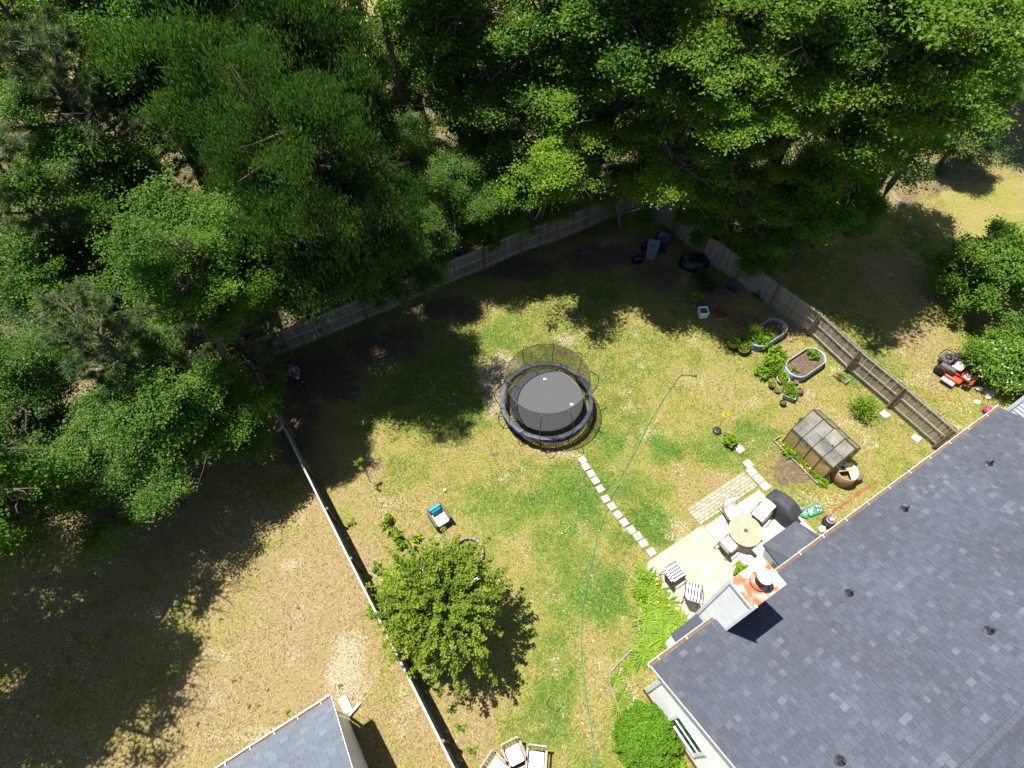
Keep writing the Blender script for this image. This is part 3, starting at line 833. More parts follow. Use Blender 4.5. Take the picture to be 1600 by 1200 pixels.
def build_wood():
    # left side
    pine((120, 170), 11, 14.5, 0, 'tall open pine with bare limbs in the upper left corner', 1.25)
    pine((40, 330), 10, 13.0, 1, 'pine reaching in from the left edge below the upper left corner', 1.15)
    pine((190, 545), 7.5, 10.5, 2, 'dark pine with starry needle tufts over the left woodland edge', 1.0)
    pine((340, 480), 7.2, 9.5, 0, 'pine whose bright tufts hang over the left end of the back fence', .85)
    pine((60, 60), 13, 16, 2, 'farther pine behind the tall open pine, upper left', 1.2)
    tree('small_a', (60, 745), 4.6, 2.7, 'small leaved tree at the left edge, lowest of the wood')
    tree('small_b', (195, 720), 4.4, 2.5, 'small leaved tree beside the neighbouring lawn, left of the side fence')
    tree('sweet_a', (330, 655), 4.2, 2.4, 'dark green tree crowding the corner where the side fence starts', .8)
    tree('small_a', (30, 610), 6.2, 2.6, 'glossy small leaved tree at the left edge under the pines')
    tree('sweet_b', (300, 395), 7.2, 2.8, 'green tree between the pines and the drooping tree')
    tree('sweet_a', (130, 440), 7.2, 2.6, 'dark tree standing among the left pines')
    tree('small_b', (250, 590), 5.0, 2.2, 'low glossy tree between two pines at the left')
    tree('droop_a', (505, 330), 8.8, 3.5, 'dense dark drooping tree hanging over the middle of the back fence', 1.1)
    tree('droop_b', (370, 150), 10.5, 3.9, 'big drooping tree right of the upper left pine')
    tree('droop_a', (480, 90), 11.5, 3.6, 'drooping tree at the top edge, left of the bare trunk')
    tree('sweet_b', (235, 130), 9.6, 3.0, 'bright green tree between the upper left pine and the drooping trees')
    tree('sweet_a', (300, 30), 12, 3.2, 'green tree top at the upper edge, above the drooping trees')
    tree('droop_b', (420, 300), 7.0, 2.8, 'drooping tree half hidden left of the dense dark one')
    tree('droop_b', (598, 392), 6.0, 2.2, 'low drooping tree whose twigs touch the back fence')
    tree('sweet_b', (440, 420), 5.0, 1.8, 'low green tree behind the left part of the back fence')
    tree('sweet_b', (390, 425), 7.4, 2.5, 'dark green tree just behind the left third of the back fence')
    # middle
    tree('small_b', (705, 300), 5.6, 2.2, 'light small leaved tree with bare pale twigs behind the back fence')
    tree('small_a', (640, 250), 6.0, 2.0, 'pale green young tree at the foot of the bare trunk')
    tree('sweet_a', (745, 160), 8.6, 2.9, 'bright green tree right of the bare trunk')
    tree('sweet_b', (650, 110), 8.2, 2.5, 'bright green tree touching the bare trunk on its right')
    tree('sweet_a', (860, 60), 11.5, 3.2, 'yellowish green tree at the top edge, middle')
    tree('oak_thin', (885, 245), 8.0, 2.7, 'tree with flat sprays reaching over the fence left of its corner')
    tree('sweet_b', (790, 290), 5.4, 2.2, 'dark tree in the gap behind the middle of the back fence')
    tree('sweet_b', (985, 120), 10.5, 3.6, 'dark tree in the middle of the wood behind the fence corner')
    tree('sweet_a', (990, 20), 13, 3.4, 'dark tree top at the upper edge, right of the middle')
    # right
    tree('oak_thin', (1050, 255), 7.4, 2.7, 'tree arching over the fence corner and the bins')
    tree('oak_a', (1135, 130), 11.5, 3.0, 'light green tree with a flat bright top right of the corner')
    tree('oak_thin', (1145, 290), 6.0, 2.3, 'tree leaning over the upper end of the right fence')
    tree('oak_b', (1245, 140), 10.5, 3.1, 'green oak between the bright topped trees at the right')
    tree('oak_a', (1395, 95), 11.5, 4.1, 'broad bright oak with yellow green sprays, upper right')
    tree('oak_b', (1515, 55), 11.5, 3.2, 'bright oak at the upper right edge of the wood')
    tree('sweet_b', (1255, 320), 4.8, 2.5, 'dark low tree standing behind the upper part of the right fence')
    tree('thin_a', (1350, 235), 7.4, 3.2, 'shaded oak over the right lawn, below the broad bright oak')
    tree('thin_a', (1450, 195), 6.0, 2.6, 'dark tree at the edge of the right lawn')
    tree('oak_a', (1190, 30), 13, 3.4, 'oak top at the upper edge, right of the middle')
    tree('sweet_b', (1310, 10), 13, 3.4, 'dark tree top at the upper edge, far right')
    tree('sweet_a', (1160, 215), 7.5, 2.4, 'dark tree between the corner tree and the oaks')
    for px, cz, r, key, lab in (((560, 420), 4.2, 1.5, 'sweet_b', 'low tree behind the back fence under the dense drooping tree'), ((668, 392), 3.4, 1.6, 'sweet_a', 'low dark tree behind the back fence left of the bare hooked branch'), ((760, 348), 3.2, 1.6, 'sweet_b', 'low dark tree behind the back fence right of the bare hooked branch'), ((840, 318), 3.4, 1.7, 'oak_b', 'low tree behind the back fence under the flat sprayed tree'), ((925, 292), 3.4, 1.8, 'oak_thin', 'low tree at the right end of the back fence'), ((1000, 285), 4.0, 1.9, 'oak_b', 'low tree filling the gap above the fence corner'), ((1100, 330), 3.6, 1.8, 'sweet_b', 'low tree behind the first bays of the right fence'), ((1180, 370), 3.2, 1.8, 'sweet_a', 'low tree behind the middle of the right fence'), ((1330, 330), 3.4, 1.8, 'sweet_b', 'low shaded tree at the edge of the right lawn'), ((1060, 190), 6.0, 2.6, 'sweet_a', 'dark tree behind the fence corner tree'), ((930, 190), 6.5, 2.4, 'sweet_b', 'dark tree left of the corner, behind the flat sprayed tree'), ((820, 150), 7.0, 2.4, 'oak_b', 'dark tree in the wood behind the middle of the fence'), ((560, 200), 7.0, 2.6, 'sweet_b', 'dark tree left of the bare trunks'), ((1540, 150), 5.0, 1.9, 'sweet_a', 'dark tree under the bright oak at the upper right edge')):
        tree(key, px, cz, r, lab)
    for px, cz, r, key, lab in (((30, 20), 12, 3.0, 'sweet_a', 'green tree behind the pines in the upper left corner'), ((180, 10), 12.5, 3.0, 'sweet_b', 'green tree top at the upper edge left of the drooping trees'), ((420, 10), 13, 3.0, 'droop_a', 'drooping tree top at the upper edge'), ((700, 10), 12.5, 3.0, 'sweet_a', 'green tree top at the upper edge right of the bare trunks'), ((1420, 0), 13, 3.4, 'oak_b', 'oak top at the upper edge near the right corner'), ((160, 300), 8.0, 2.6, 'sweet_a', 'green tree below the tall open pine'), ((70, 430), 7.0, 2.4, 'small_b', 'glossy tree at the left edge between the pines'), ((620, 330), 5.0, 1.9, 'small_b', 'pale glossy tree left of the hooked branch')):
        tree(key, px, cz, r, lab)
    tree('droop_b', (488, 225), 12.3, 2.9, 'tall drooping tree rising behind the dense dark drooping one')
    tree('sweet_a', (300, 455), 9.6, 1.8, 'slim green tree between the pines and the side fence corner')
    # trees beyond the right edge: their shade lies on the bare ground in the upper right corner
    for (x, y), cz, lab in (((33.5, 38.0), 10, 'tree beyond the upper right corner'), ((36.0, 43.5), 11, 'farther tree beyond the upper right corner'), ((30.5, 41.0), 11, 'tree top at the upper right corner')):
        me, c, lc, rx, rz, bark = ARCH['oak_a']
        t = thing('tree', lab, 'tree', (x, y, 0), x, TREES)
        link('trunk', limbs('oak_a', cz, 1), t); link('crown', me, t, loc=(0, 0, cz), scale=(1.15, 1.15, 1.1))
    # trees beyond the left edge of the picture: their shade lies on the neighbouring lawn
    for (x, y), cz, r, key, lab in (((-19.9, 6.6), 8, 3.0, 'thin_a', 'tree beyond the left edge shading the middle of the neighbouring lawn'), ((-18.6, 4.0), 8.5, 3.0, 'thin_a', 'tree beyond the left edge shading the lower neighbouring lawn'), ((-21.5, 3.2), 8.0, 3.2, 'thin_a', 'tree beyond the lower left corner'), ((-17.6, 8.4), 8.2, 2.6, 'thin_a', 'tree just outside the left edge below the pines'), ((-17.4, 5.6), 8.4, 2.2, 'thin_a', 'slim tree beyond the left edge beside the neighbouring lawn'), ((-23.8, 9.4), 8.0, 3.1, 'thin_a', 'tree well beyond the left edge beside the lowest small leaved tree'), ((-23.6, 6.6), 8.0, 3.0, 'thin_a', 'tree well beyond the left edge of the neighbouring lawn')):
        n0 = lab
        me, c, lc, rx, rz, bark = ARCH[key]
        s_ = r / rx
        top = Vector((x - min(x, -27.0 - random.random()), 0, cz))
        t = thing('tree', lab, 'tree', (x - top.x, y, 0), 0.0, TREES)
        tr = link('trunk', limbs(key, cz / s_, 0), t, scale=(s_, s_, top.length / round(cz / s_)))
        tr.rotation_euler = top.to_track_quat('Z', 'Y').to_euler()
        link('crown', me, t, loc=top, rot=(0, 0, cz), scale=(s_, s_, s_))
    # the bare trunks
    for px0, px1, r0, lab in (((660, 345), (575, -30), .24, 'thick bare dead trunk rising through the bright trees'), ((600, 190), (555, -20), .15, 'thin dark bare trunk left of the thick dead trunk')):
        x, y = gxy(*px0)
        x1, y1 = gxy(px1[0], px1[1], 11)
        t = thing('dead_tree', lab, 'dead tree', (x, y, 0))
        b = B()
        top = Vector((0, 0, 15.5))
        b.tube([(0, 0, -.1), (.05, 0, 4), (.02, .06, 9), (-.05, .1, 13), top], [r0 * 1.2, r0, r0 * .85, r0 * .7, r0 * .4], 9)
        b.o('trunk', MT['dead_wood'] if r0 > .2 else MT['bark'], t)
        rr = random.Random(int(px0[0]))
        for k in range(7):
            z = rr.uniform(3.5, 13)
            a = rr.uniform(0, 6.28)
            q = Vector((math.cos(a), math.sin(a), .3))
            bb = B(); ln = rr.uniform(.5, 1.5)
            p0 = Vector((0, .05, z)); p1 = p0 + q * ln * .6 + Vector((0, 0, .1)); p2 = p1 + Vector((rr.uniform(-.5, .5), rr.uniform(-.5, .5), rr.uniform(-.1, .4)))
            bb.tube([p0, p1, p2], [.035, .025, .008], 5)
            bb.o('branch', MT['dead_wood'], t)
    # fallen / bare pale branches that show among the leaves
    for px, z, lab in (((735, 330), 3.4, 'pale bare branch hooking out above the back fence'), ((665, 265), 4.5, 'pale bare branches beside the thick dead trunk'), ((715, 225), 6.6, 'pale bare branch among the bright leaves'), ((300, 585), 4.4, 'brown dead twigs hanging above the side fence corner')):
        x, y = gxy(px[0], px[1], z)
        rr = random.Random(px[0])
        b = B()
        p = Vector((x - .6, y + .5, z + .2))
        pts = [p]
        d = Vector((.5, -.35, -.1))
        for k in range(5):
            d = (d + Vector((rr.uniform(-.4, .4), rr.uniform(-.4, .4), rr.uniform(-.25, .2)))).normalized()
            pts.append(pts[-1] + d * rr.uniform(.25, .5))
        b.tube(pts, [.04, .034, .03, .024, .018, .008], 5)
        for k in range(6):
            s_ = pts[rr.randint(1, 4)]
            e = s_ + Vector((rr.uniform(-.7, .7), rr.uniform(-.7, .7), rr.uniform(-.3, .3)))
            m_ = s_.lerp(e, .5) + Vector((rr.uniform(-.1, .1), rr.uniform(-.1, .1), .05))
            b.tube([s_, m_, e], [.018, .014, .006], 4)
        tag(b.o('bare_branch', MT['pale_bark'] if px[0] > 400 else MT['bark'], None), lab, 'branch')
    # understory: low leaves nobody could count
    nb = 1100
    bx = RNG.uniform(-34, 34, nb * 4); by = RNG.uniform(7, 46, nb * 4)
    ok = inpoly(bx, by, [(-34, 8.5), (-22, 9.4), (-16.4, 12.4), (-14.6, 15), (-15, 19), (6, 30.2), (10.8, 28.6), (14.2, 24.6), (17.5, 26.6), (24, 30.3), (34, 32), (34, 46), (-34, 46)])
    bx, by = bx[ok][:nb], by[ok][:nb]
    nb = len(bx); per = 130; n = nb * per
    hgt = RNG.uniform(.4, 3.0, nb); rad = RNG.uniform(.45, 1.1, nb)
    ci = np.repeat(np.arange(nb), per)
    d = unit(n, RNG); d[:, 2] = np.abs(d[:, 2])
    P_ = np.stack([bx[ci], by[ci], np.zeros(n)], 1) + d * np.stack([rad[ci], rad[ci], hgt[ci]], 1) * RNG.uniform(.5, 1.05, n)[:, None]
    P_[:, 2] += .05
    A = RNG.normal(size=(n, 3)); A[:, 2] *= .4
    N = RNG.normal(size=(n, 3)) * .5 + np.array([0, 0, 1.]) + d * .4
    co, f, rr_ = leaf_arrays(P_, A, N, RNG.uniform(.10, .20, n), RNG.uniform(.06, .12, n), np.clip(RNG.random(nb)[ci] * .6 + RNG.random(n) * .4, 0, 1))
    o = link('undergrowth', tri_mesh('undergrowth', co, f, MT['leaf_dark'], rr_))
    o['kind'] = 'stuff'; o['label'] = 'dark leafy undergrowth on the floor of the wood'; o['category'] = 'undergrowth'
build_wood()

# ------------------------------------------------------------------ fences
PICKETS, SHADED_PICKETS = [], []
for k in range(4):
    b = B(); rr = random.Random(k)
    w, h_ = .1435 - .002 * (k % 2), 1.72 + rr.uniform(-.012, .012)
    b.add([(-w / 2, -.009, .03), (w / 2, -.009, .03), (w / 2, .009, .03), (-w / 2, .009, .03),
           (-w / 2, -.009, h_ - .03), (-w / 2 + .025, -.009, h_), (w / 2 - .025, -.009, h_), (w / 2, -.009, h_ - .03),
           (-w / 2, .009, h_ - .03), (-w / 2 + .025, .009, h_), (w / 2 - .025, .009, h_), (w / 2, .009, h_ - .03)],
          [(0, 1, 7, 6, 5, 4), (3, 8, 9, 10, 11, 2), (1, 2, 11, 7), (0, 4, 8, 3), (4, 5, 9, 8), (5, 6, 10, 9), (6, 7, 11, 10), (3, 2, 1, 0)])
    me = b.mesh('picket'); me.materials.append(MT['fence_wood']); PICKETS.append(me)
    me = b.mesh('picket'); me.materials.append(MT['fence_shaded']); SHADED_PICKETS.append(me)  # back fence pickets, shade painted into their tone
_pb = B().box((0, 0, .83), (.09, .09, 1.76)); _pb.box((0, 0, 1.72), (.094, .094, .02))
POST = _pb.mesh('post'); POST.materials.append(MT['fence_post'])

def fence(label, posts, inner, pk=PICKETS, cap=False):
    """posts: world xy; inner: +1 when the rails face the left of the walking direction"""
    p0 = Vector((*posts[0], 0))
    t = thing('wooden_fence', label, 'fence', p0)
    rr = random.Random(len(posts))
    P = [Vector((*q, 0)) - p0 for q in posts]
    for q in P:
        link('post', POST, t, loc=q + Vector((0, 0, rr.uniform(-.04, .02))), rot=(rr.uniform(-.015, .015), rr.uniform(-.015, .015), rr.uniform(-.05, .05)))
    for a, c in zip(P, P[1:]):
        d = c - a
        L = d.length; ang = math.atan2(d.y, d.x)
        nrm = Vector((-d.y, d.x, 0)).normalized() * inner
        for z in (.28, .95, 1.60):
            b = B().box((0, 0, 0), (L - .10, .024, .085))
            b.o('rail', MT['fence_rail'], t, loc=(a + c) / 2 - nrm * .075 + Vector((0, 0, z + rr.uniform(-.012, .012))), rot=(0, rr.uniform(-.004, .004), ang))
        if cap:
            B().box((0, 0, 0), (L - .006, .075, .025)).o('cap_rail', MT['cap_wood'], t, loc=(a + c) / 2 - nrm * .092 + Vector((0, 0, 1.765)), rot=(0, 0, ang))
        n = int(L / .147)
        for k in range(n):
            p = a.lerp(c, (k + .5) / n) - nrm * (.100 + rr.uniform(0, .004))
            link('picket', rr.choice(pk), t, loc=p + Vector((0, 0, rr.uniform(-.015, .015))), rot=(rr.uniform(-.008, .008), rr.uniform(-.012, .012), ang + rr.uniform(-.02, .02)))
    return t
_bp = [gxy(*q) for q in ((454.5, 550.8), (511.8, 527.2), (576, 500.5), (639, 474), (701.7, 445.5), (759, 422.3), (815.3, 396.8), (869.3, 378.8), (918.8, 358.3))]
fence('weathered wooden picket fence running along the wood behind the yard', [(-13.35, 18.6)] + _bp + [(6.75, 29.0), (8.6, 29.7)], -1, SHADED_PICKETS)
_rp = [gxy(*q) for q in ((1095, 405), (1147.5, 440), (1200.8, 481.2), (1260, 523), (1319.4, 579.8), (1385.4, 636.6), (1457, 699.9))]
fence('grey wooden picket fence on the right, from the bins to the house', [(8.6, 29.7), (10.1, 27.3)] + _rp[:] + [(20.3, 11.0)], -1)
_lp = [(-13.35, 18.6), (-12.0, 16.45), (-10.6, 14.15), (-9.24, 11.89), (-7.92, 9.71), (-6.63, 7.59), (-5.32, 5.45), (-4.05, 3.37), (-2.76, 1.26), (-1.5, -.8)]
fence('side fence seen edge-on between the yard and the neighbouring lawn', _lp, 1, cap=True)

# ------------------------------------------------------------------ shingled roofs
def shingle_field(roof, mat, w, run, slope, x0, course=.143, seed=3, keep=None, near=None, n_single=300, tabs=(.16, .42)):
    """tabs on a roof slope. Local frame of roof: x along the eave, y into the house (negative), z up; slope rises towards -y.
    keep(x, d): whether the tab at eave position x and slope distance d is wanted; near: world point, the 300 tabs nearest to it become objects"""
    rng = random.Random(seed)
    ln = math.hypot(run, run * slope)
    cy, sz = run / ln, run * slope / ln
    tabs_ = []
    nrow = int(ln / course)
    for i in range(nrow + 1):
        d0 = i * course
        x = x0 - rng.uniform(0, .3)
        while x < x0 + w:
            t = rng.uniform(*tabs)
            xa, xb = max(x, x0), min(x + t, x0 + w)
            if xb - xa > .05 and (keep is None or keep((xa + xb) / 2, d0 + course / 2)):
                lam = rng.random()
                th = .008 if lam < .5 else .014
                tabs_.append((xa + .003, xb - .003, d0, min(d0 + course * 1.12, ln), th, min(1, max(0, rng.gauss(.42, .22) + (.3 if rng.random() < .12 else 0)))))
            x += t
    def geo(t):
        xa, xb, d0, d1, th, r = t
        def p(x, d, h):
            return (x, -d * cy - h * sz * -0 + h * sz * 0, d * sz + h)
        lo = .004
        return [p(xa, d0, lo + th + .004), p(xb, d0, lo + th + .004), p(xb, d1, lo), p(xa, d1, lo), p(xa, d0, -.004), p(xb, d0, -.004), p(xb, d1, -.006), p(xa, d1, -.006)], \
               [(0, 3, 2, 1)[::-1], (0, 1, 5, 4)[::-1], (1, 2, 6, 5)[::-1], (3, 0, 4, 7)[::-1]]
    mw = roof.matrix_world
    if near is not None:
        tabs_.sort(key=lambda t: ((t[0] + t[1]) / 2 - near[0]) ** 2 + ((t[2]) - near[1]) ** 2)
    for t in tabs_[:n_single]:
        v, f = geo(t)
        me = bpy.data.meshes.new('shingle'); me.from_pydata(v, [], f)
        a = me.attributes.new('rnd', 'FLOAT', 'POINT'); a.data.foreach_set('value', [t[5]] * 8)
        me.materials.append(mat)
        link('shingle', me, roof)
    V_, F_, A_ = [], [], []
    for t in tabs_[n_single:]:
        v, f = geo(t)
        k = len(V_)
        V_ += v; F_ += [tuple(i + k for i in q) for q in f]; A_ += [t[5]] * 8
    if V_:
        me = bpy.data.meshes.new('shingle_field'); me.from_pydata(V_, [], F_)
        a = me.attributes.new('rnd', 'FLOAT', 'POINT'); a.data.foreach_set('value', A_)
        me.materials.append(mat)
        o = link('shingle_field', me, roof); o['kind'] = 'stuff'
        return o

def set_rnd(o, v):
    me = o.data
    a = me.attributes.new('rnd', 'FLOAT', 'POINT'); a.data.foreach_set('value', [v] * len(me.vertices))
    return o

# ------------------------------------------------------------------ the house at the lower right
HA = R(30.06); H0 = Vector((4.15, 3.12, 0)); ZE, SL, RUN, HW = 3.6, .417, 6.45, 18.45
def HX(x, y, z=0):
    return Vector((H0.x + x * math.cos(HA) - y * math.sin(HA), H0.y + x * math.sin(HA) + y * math.cos(HA), z))
def HL(px, py, z=0):
    """house-frame coordinates of a photo pixel at height z"""
    d = G(px, py, z) - H0
    return (d.x * math.cos(HA) + d.y * math.sin(HA), -d.x * math.sin(HA) + d.y * math.cos(HA))

house = thing('house', 'white sided house with a wide dark grey shingled roof and chimney', 'house', H0, HA)
def siding(parent, p0, p1, z0, z1, step, mat, nrm, name='siding_board', clip=None):
    """lap siding: one board per course between plan points p0 and p1, facing nrm (all in the parent's frame)"""
    p0, p1, nrm = Vector((*p0, 0)), Vector((*p1, 0)), Vector((*nrm, 0)).normalized()
    z = z0
    while z < z1 - .02:
        a, c = p0, p1
        if clip:
            f0, f1 = clip(z + step / 2)
            if f1 - f0 < .02:
                z += step; continue
            a, c = p0.lerp(p1, f0), p0.lerp(p1, f1)
        h = min(step, z1 - z)
        b = B()
        lo, hi = nrm * .016, nrm * .004
        vs_ = [a + lo + Vector((0, 0, z)), c + lo + Vector((0, 0, z)), c + hi + Vector((0, 0, z + h)), a + hi + Vector((0, 0, z + h)),
               a + Vector((0, 0, z)), c + Vector((0, 0, z)), c + Vector((0, 0, z + h)), a + Vector((0, 0, z + h))]
        b.add(vs_, [(0, 1, 2, 3), (4, 5, 1, 0), (7, 6, 5, 4), (3, 2, 6, 7), (1, 5, 6, 2), (4, 0, 3, 7)])
        b.o(name, mat, parent)
        z += step

def build_house():
    hl = house
    # walls (inside the roof line)
    gx = .12                       # gable wall plane
    wb = B()
    wb.prism([(gx, -.55), (gx, -12.2), (HW - .1, -12.2), (HW - .1, -.55)], 0, ZE - .25)
    wb.add([(gx, -.55, ZE - .25), (gx, -12.2, ZE - .25), (gx, -RUN, ZE - .2 + (RUN - .55) * SL), (gx + .1, -.55, ZE - .25), (gx + .1, -12.2, ZE - .25), (gx + .1, -RUN, ZE - .2 + (RUN - .55) * SL)], [(0, 1, 2), (5, 4, 3), (0, 2, 5, 3), (2, 1, 4, 5)])
    wall = wb.o('wall', MT['siding'], hl)
    y0, y1 = -.55, -9.0
    def gclip(z):
        if z < ZE - .25:
            return (0, 1)
        yy = .55 + (z - ZE + .25) / SL
        return ((yy - .55) / (9.0 - .55), 1)
    siding(wall, (gx, y0), (gx, y1), .35, ZE + 1.2, .185, MT['siding'], (-1, 0), clip=gclip)
    B().box((gx - .02, -.60, (ZE - .2) / 2 + .15), (.05, .14, ZE - .4)).o('corner_board', MT['trim_white'], wall)
    B().box((gx + .05, -.53, (ZE - .2) / 2 + .15), (.12, .05, ZE - .4)).o('corner_board', MT['trim_white'], wall)
    B().box((gx - .015, -4.6, .17), (.06, 8.2, .34)).o('foundation', MT['terracotta'], wall)
    # window in the gable wall
    wy = -HL(1012, 1092, 1.9)[1]
    w = B(); 
    for dy in (-.62, .62):
        w.box((gx - .045, -2.35 + dy, 1.75), (.05, .09, 1.5))
    for z in (.98, 2.52):
        w.box((gx - .047, -2.35, z), (.054, 1.35, .09))
    w.box((gx - .04, -2.35, 1.75), (.04, 1.16, .05))
    win = w.o('window', MT['trim_white'], hl)
    B().box((gx - .032, -2.35, 1.75), (.012, 1.16, 1.46)).o('pane', MT['window_glass'], win)
    B().box((gx - .02, -5.3, 1.5), (.03, .9, .9)).o('window', MT['window_glass'], hl)
    # roof deck, both slopes
    rz = ZE + RUN * SL
    th = .12
    rb = B()
    e0 = -.12
    prof = [(e0, ZE), (-RUN, ZE + (RUN + e0) * SL), (-2 * RUN - e0, ZE), (-2 * RUN - e0, ZE - th), (-RUN, ZE + (RUN + e0) * SL - th), (e0, ZE - th)]
    n = len(prof)
    vs_ = [(0, y, z) for y, z in prof] + [(HW, y, z) for y, z in prof]
    rb.add(vs_, [(0, 1, 7, 6)[::-1], (1, 2, 8, 7)[::-1], (2, 3, 9, 8)[::-1], (3, 4, 10, 9)[::-1], (4, 5, 11, 10)[::-1], (5, 0, 6, 11)[::-1], (0, 5, 4, 1), (1, 4, 3, 2), (6, 7, 10, 11), (7, 8, 9, 10)])
    roof = set_rnd(rb.o('roof', MT['shingle'], hl), .2)
    # shingle tabs on the slope in view
    frame = bpy.data.objects.new('roof_face', None); 
    def keep(x, d):
        c_ = d / math.hypot(1, SL)
        # leave out the chimney foot
        if CHX0 - .02 < x < CHX1 + .02 and c_ < -CHY1 - .12 + .02:
            return False
        return True
    bpy.context.view_layer.update()
    s_off = Vector((0, e0, ZE + .004))
    o = shingle_field(roof, MT['shingle'], HW - .02, RUN + e0, SL, .01, keep=keep, near=(1.2, 3.2), seed=5, course=.185, tabs=(.12, .28))
    for ch in roof.children:
        ch.location = s_off
    # far slope beside the ridge
    fb = B(); A_ = []
    rng = random.Random(9)
    for i in range(14):
        x = -.1
        while x < HW:
            t = rng.uniform(.16, .42)
            ya = -RUN - i * .132; yb = ya - .132
            za = ZE + (RUN + e0) * SL + .01 - i * .132 * SL
            xa, xb = max(0, x), min(HW, x + t)
            if xb - xa > .05:
                fb.add([(xa + .003, ya, za), (xb - .003, ya, za), (xb - .003, yb, za - .132 * SL + .012), (xa + .003, yb, za - .132 * SL + .012), (xa + .003, yb, za - .132 * SL - .005), (xb - .003, yb, za - .132 * SL - .005)], [(0, 1, 2, 3)[::-1], (3, 2, 5, 4)[::-1]])
                A_ += [min(1, max(0, rng.gauss(.45, .2)))] * 6
            x += t
    o = fb.o('far_shingle_field', MT['shingle'], roof); o['kind'] = 'stuff'
    a = o.data.attributes.new('rnd', 'FLOAT', 'POINT'); a.data.foreach_set('value', A_)
    # ridge caps
    zr = ZE + (RUN + e0) * SL + .045
    rng = random.Random(4)
    x = 0.0
    while x < HW - .05:
        b = B()
        h2 = .13 * SL
        up = .012
        b.add([(x, -RUN - .14, zr - h2 + up), (x, -RUN, zr + .012 + up), (x, -RUN + .14, zr - h2 + up), (x + .21, -RUN - .14, zr - h2), (x + .21, -RUN, zr + .012), (x + .21, -RUN + .14, zr - h2),
               (x, -RUN - .14, zr - h2 - .03), (x, -RUN + .14, zr - h2 - .03), (x + .21, -RUN - .14, zr - h2 - .03), (x + .21, -RUN + .14, zr - h2 - .03)],
              [(0, 1, 4, 3)[::-1], (1, 2, 5, 4)[::-1], (2, 7, 9, 5)[::-1], (6, 0, 3, 8)[::-1], (0, 6, 7, 2, 1)])
        set_rnd(b.o('ridge_cap', MT['shingle'], roof), rng.uniform(.45, .75))
        x += .2
    # fascia, gutter with leaf litter, rake boards
    g = B()
    for xa, xb in ((0, CHX0 - .02), (CHX1 + .02, HW + .05)):
        g.box(((xa + xb) / 2, e0 - .012, ZE - .1), (xb - xa, .022, .16))
    g.o('fascia', MT['trim_white'], hl)
    for xa, xb in ((-.04, CHX0 - .03), (CHX1 + .03, HW + .1)):
        g = B()
        L = xb - xa; xm = (xa + xb) / 2
        g.box((xm, 0.0, ZE - .065), (L, .012, .11)); g.box((xm, -.055, ZE - .125), (L, .11, .012)); g.box((xm, 0.002, ZE - .008), (L, .014, .012))
        gu = g.o('gutter', MT['white_paint'], hl)
        d = B()
        k = int(L / .22)
        pts = []
        for i in range(k + 1):
            xx = xa + .02 + (L - .04) * i / k
            pts += [(xx, -.012, ZE - .055 + random.uniform(-.012, .02)), (xx, -.115, ZE - .035 + random.uniform(-.012, .025))]
        d.add(pts, [(2 * i, 2 * i + 1, 2 * i + 3, 2 * i + 2)[::-1] for i in range(k)])
        d.o('leaf_litter', MT['gutter_debris'], gu)
        for i in range(int(L / 1.2)):
            B().box((xa + .4 + i * 1.2, -.055, ZE - .002), (.02, .12, .008)).o('hanger', MT['white_paint'], gu)
    rk = B()
    for sgn in (0, 1):
        pass
    L = math.hypot(RUN + e0, (RUN + e0) * SL)
    rk.box((.0, (e0 - RUN) / 2, ZE + (RUN + e0) * SL / 2 - .085), (.025, L, .12), (-math.atan(SL), 0, 0))
    rk.o('rake_board', MT['trim_white'], hl)
    # pipe vents through the roof
    for px, py in ((1413, 797), (1327, 928), (1545, 987), (1545, 726), (1313, 1190)):
        z = 5.0
        for _ in range(30):
            lx, ly = HL(px, py, z)
            z = ZE + (-ly + e0) * SL
        b = B(); b.lathe([(.17, .0), (.10, .05), (.075, .10)], 12, (lx, ly, z + .01))
        fl = b.o('pipe_vent', MT['black_plastic'], hl)
        B().cyl((lx, ly, z), (lx, ly, z + .30), .045, .045, 10).o('pipe', MT['black_plastic'], fl)
    # bay with its own hipped roof under the eave
    bx0, bx1, by = 6.35, 8.55, .95
    bz = 2.75
    bb = B(); bb.prism([(bx0 + .1, -.6), (bx1 - .1, -.6), (bx1 - .45, by - .12), (bx0 + .3, by - .12)], 0, bz - .1)
    bay = bb.o('bay', MT['siding'], hl)
    for k in (0, 1):
        B().box((bx0 + .17 + .03, .0 + .28 * k - .1, 2.05), (.02, .2, .34), (0, 0, R(-15))).o('pane', MT['window_glass'], bay)
    br = B()
    br.add([(bx0, -.5, bz), (bx0 + .1, by, bz), (bx1 - .35, by, bz), (bx1 + .15, -.5, bz), (bx0 + .55, -.5, bz + .55), (bx1 - .55, -.5, bz + .55), (bx0, -.5, bz - .1), (bx0 + .1, by, bz - .1), (bx1 - .35, by, bz - .1), (bx1 + .15, -.5, bz - .1)],
           [(0, 4, 1), (1, 4, 5, 2), (2, 5, 3), (0, 1, 7, 6), (1, 2, 8, 7), (2, 3, 9, 8)])
    bro = set_rnd(br.o('bay_roof', MT['shingle'], hl), .35)
    f2 = B(); A2 = []; rng = random.Random(6)
    for i in range(10):
        y = by - i * .145
        x = bx0 + .1 + i * .045
        xe = bx1 - .35 - i * .02
        z = bz + i * .055
        while x < xe - .05:
            t = min(rng.uniform(.16, .4), xe - x)
            f2.add([(x + .003, y, z + .02), (x + t - .003, y, z + .02), (x + t - .003, y - .15, z + .062), (x + .003, y - .15, z + .062), (x + .003, y, z - .003), (x + t - .003, y, z - .003)], [(0, 1, 2, 3)[::-1], (1, 0, 4, 5)[::-1]])
            A2 += [min(1, max(0, rng.gauss(.45, .2)))] * 6
            x += t
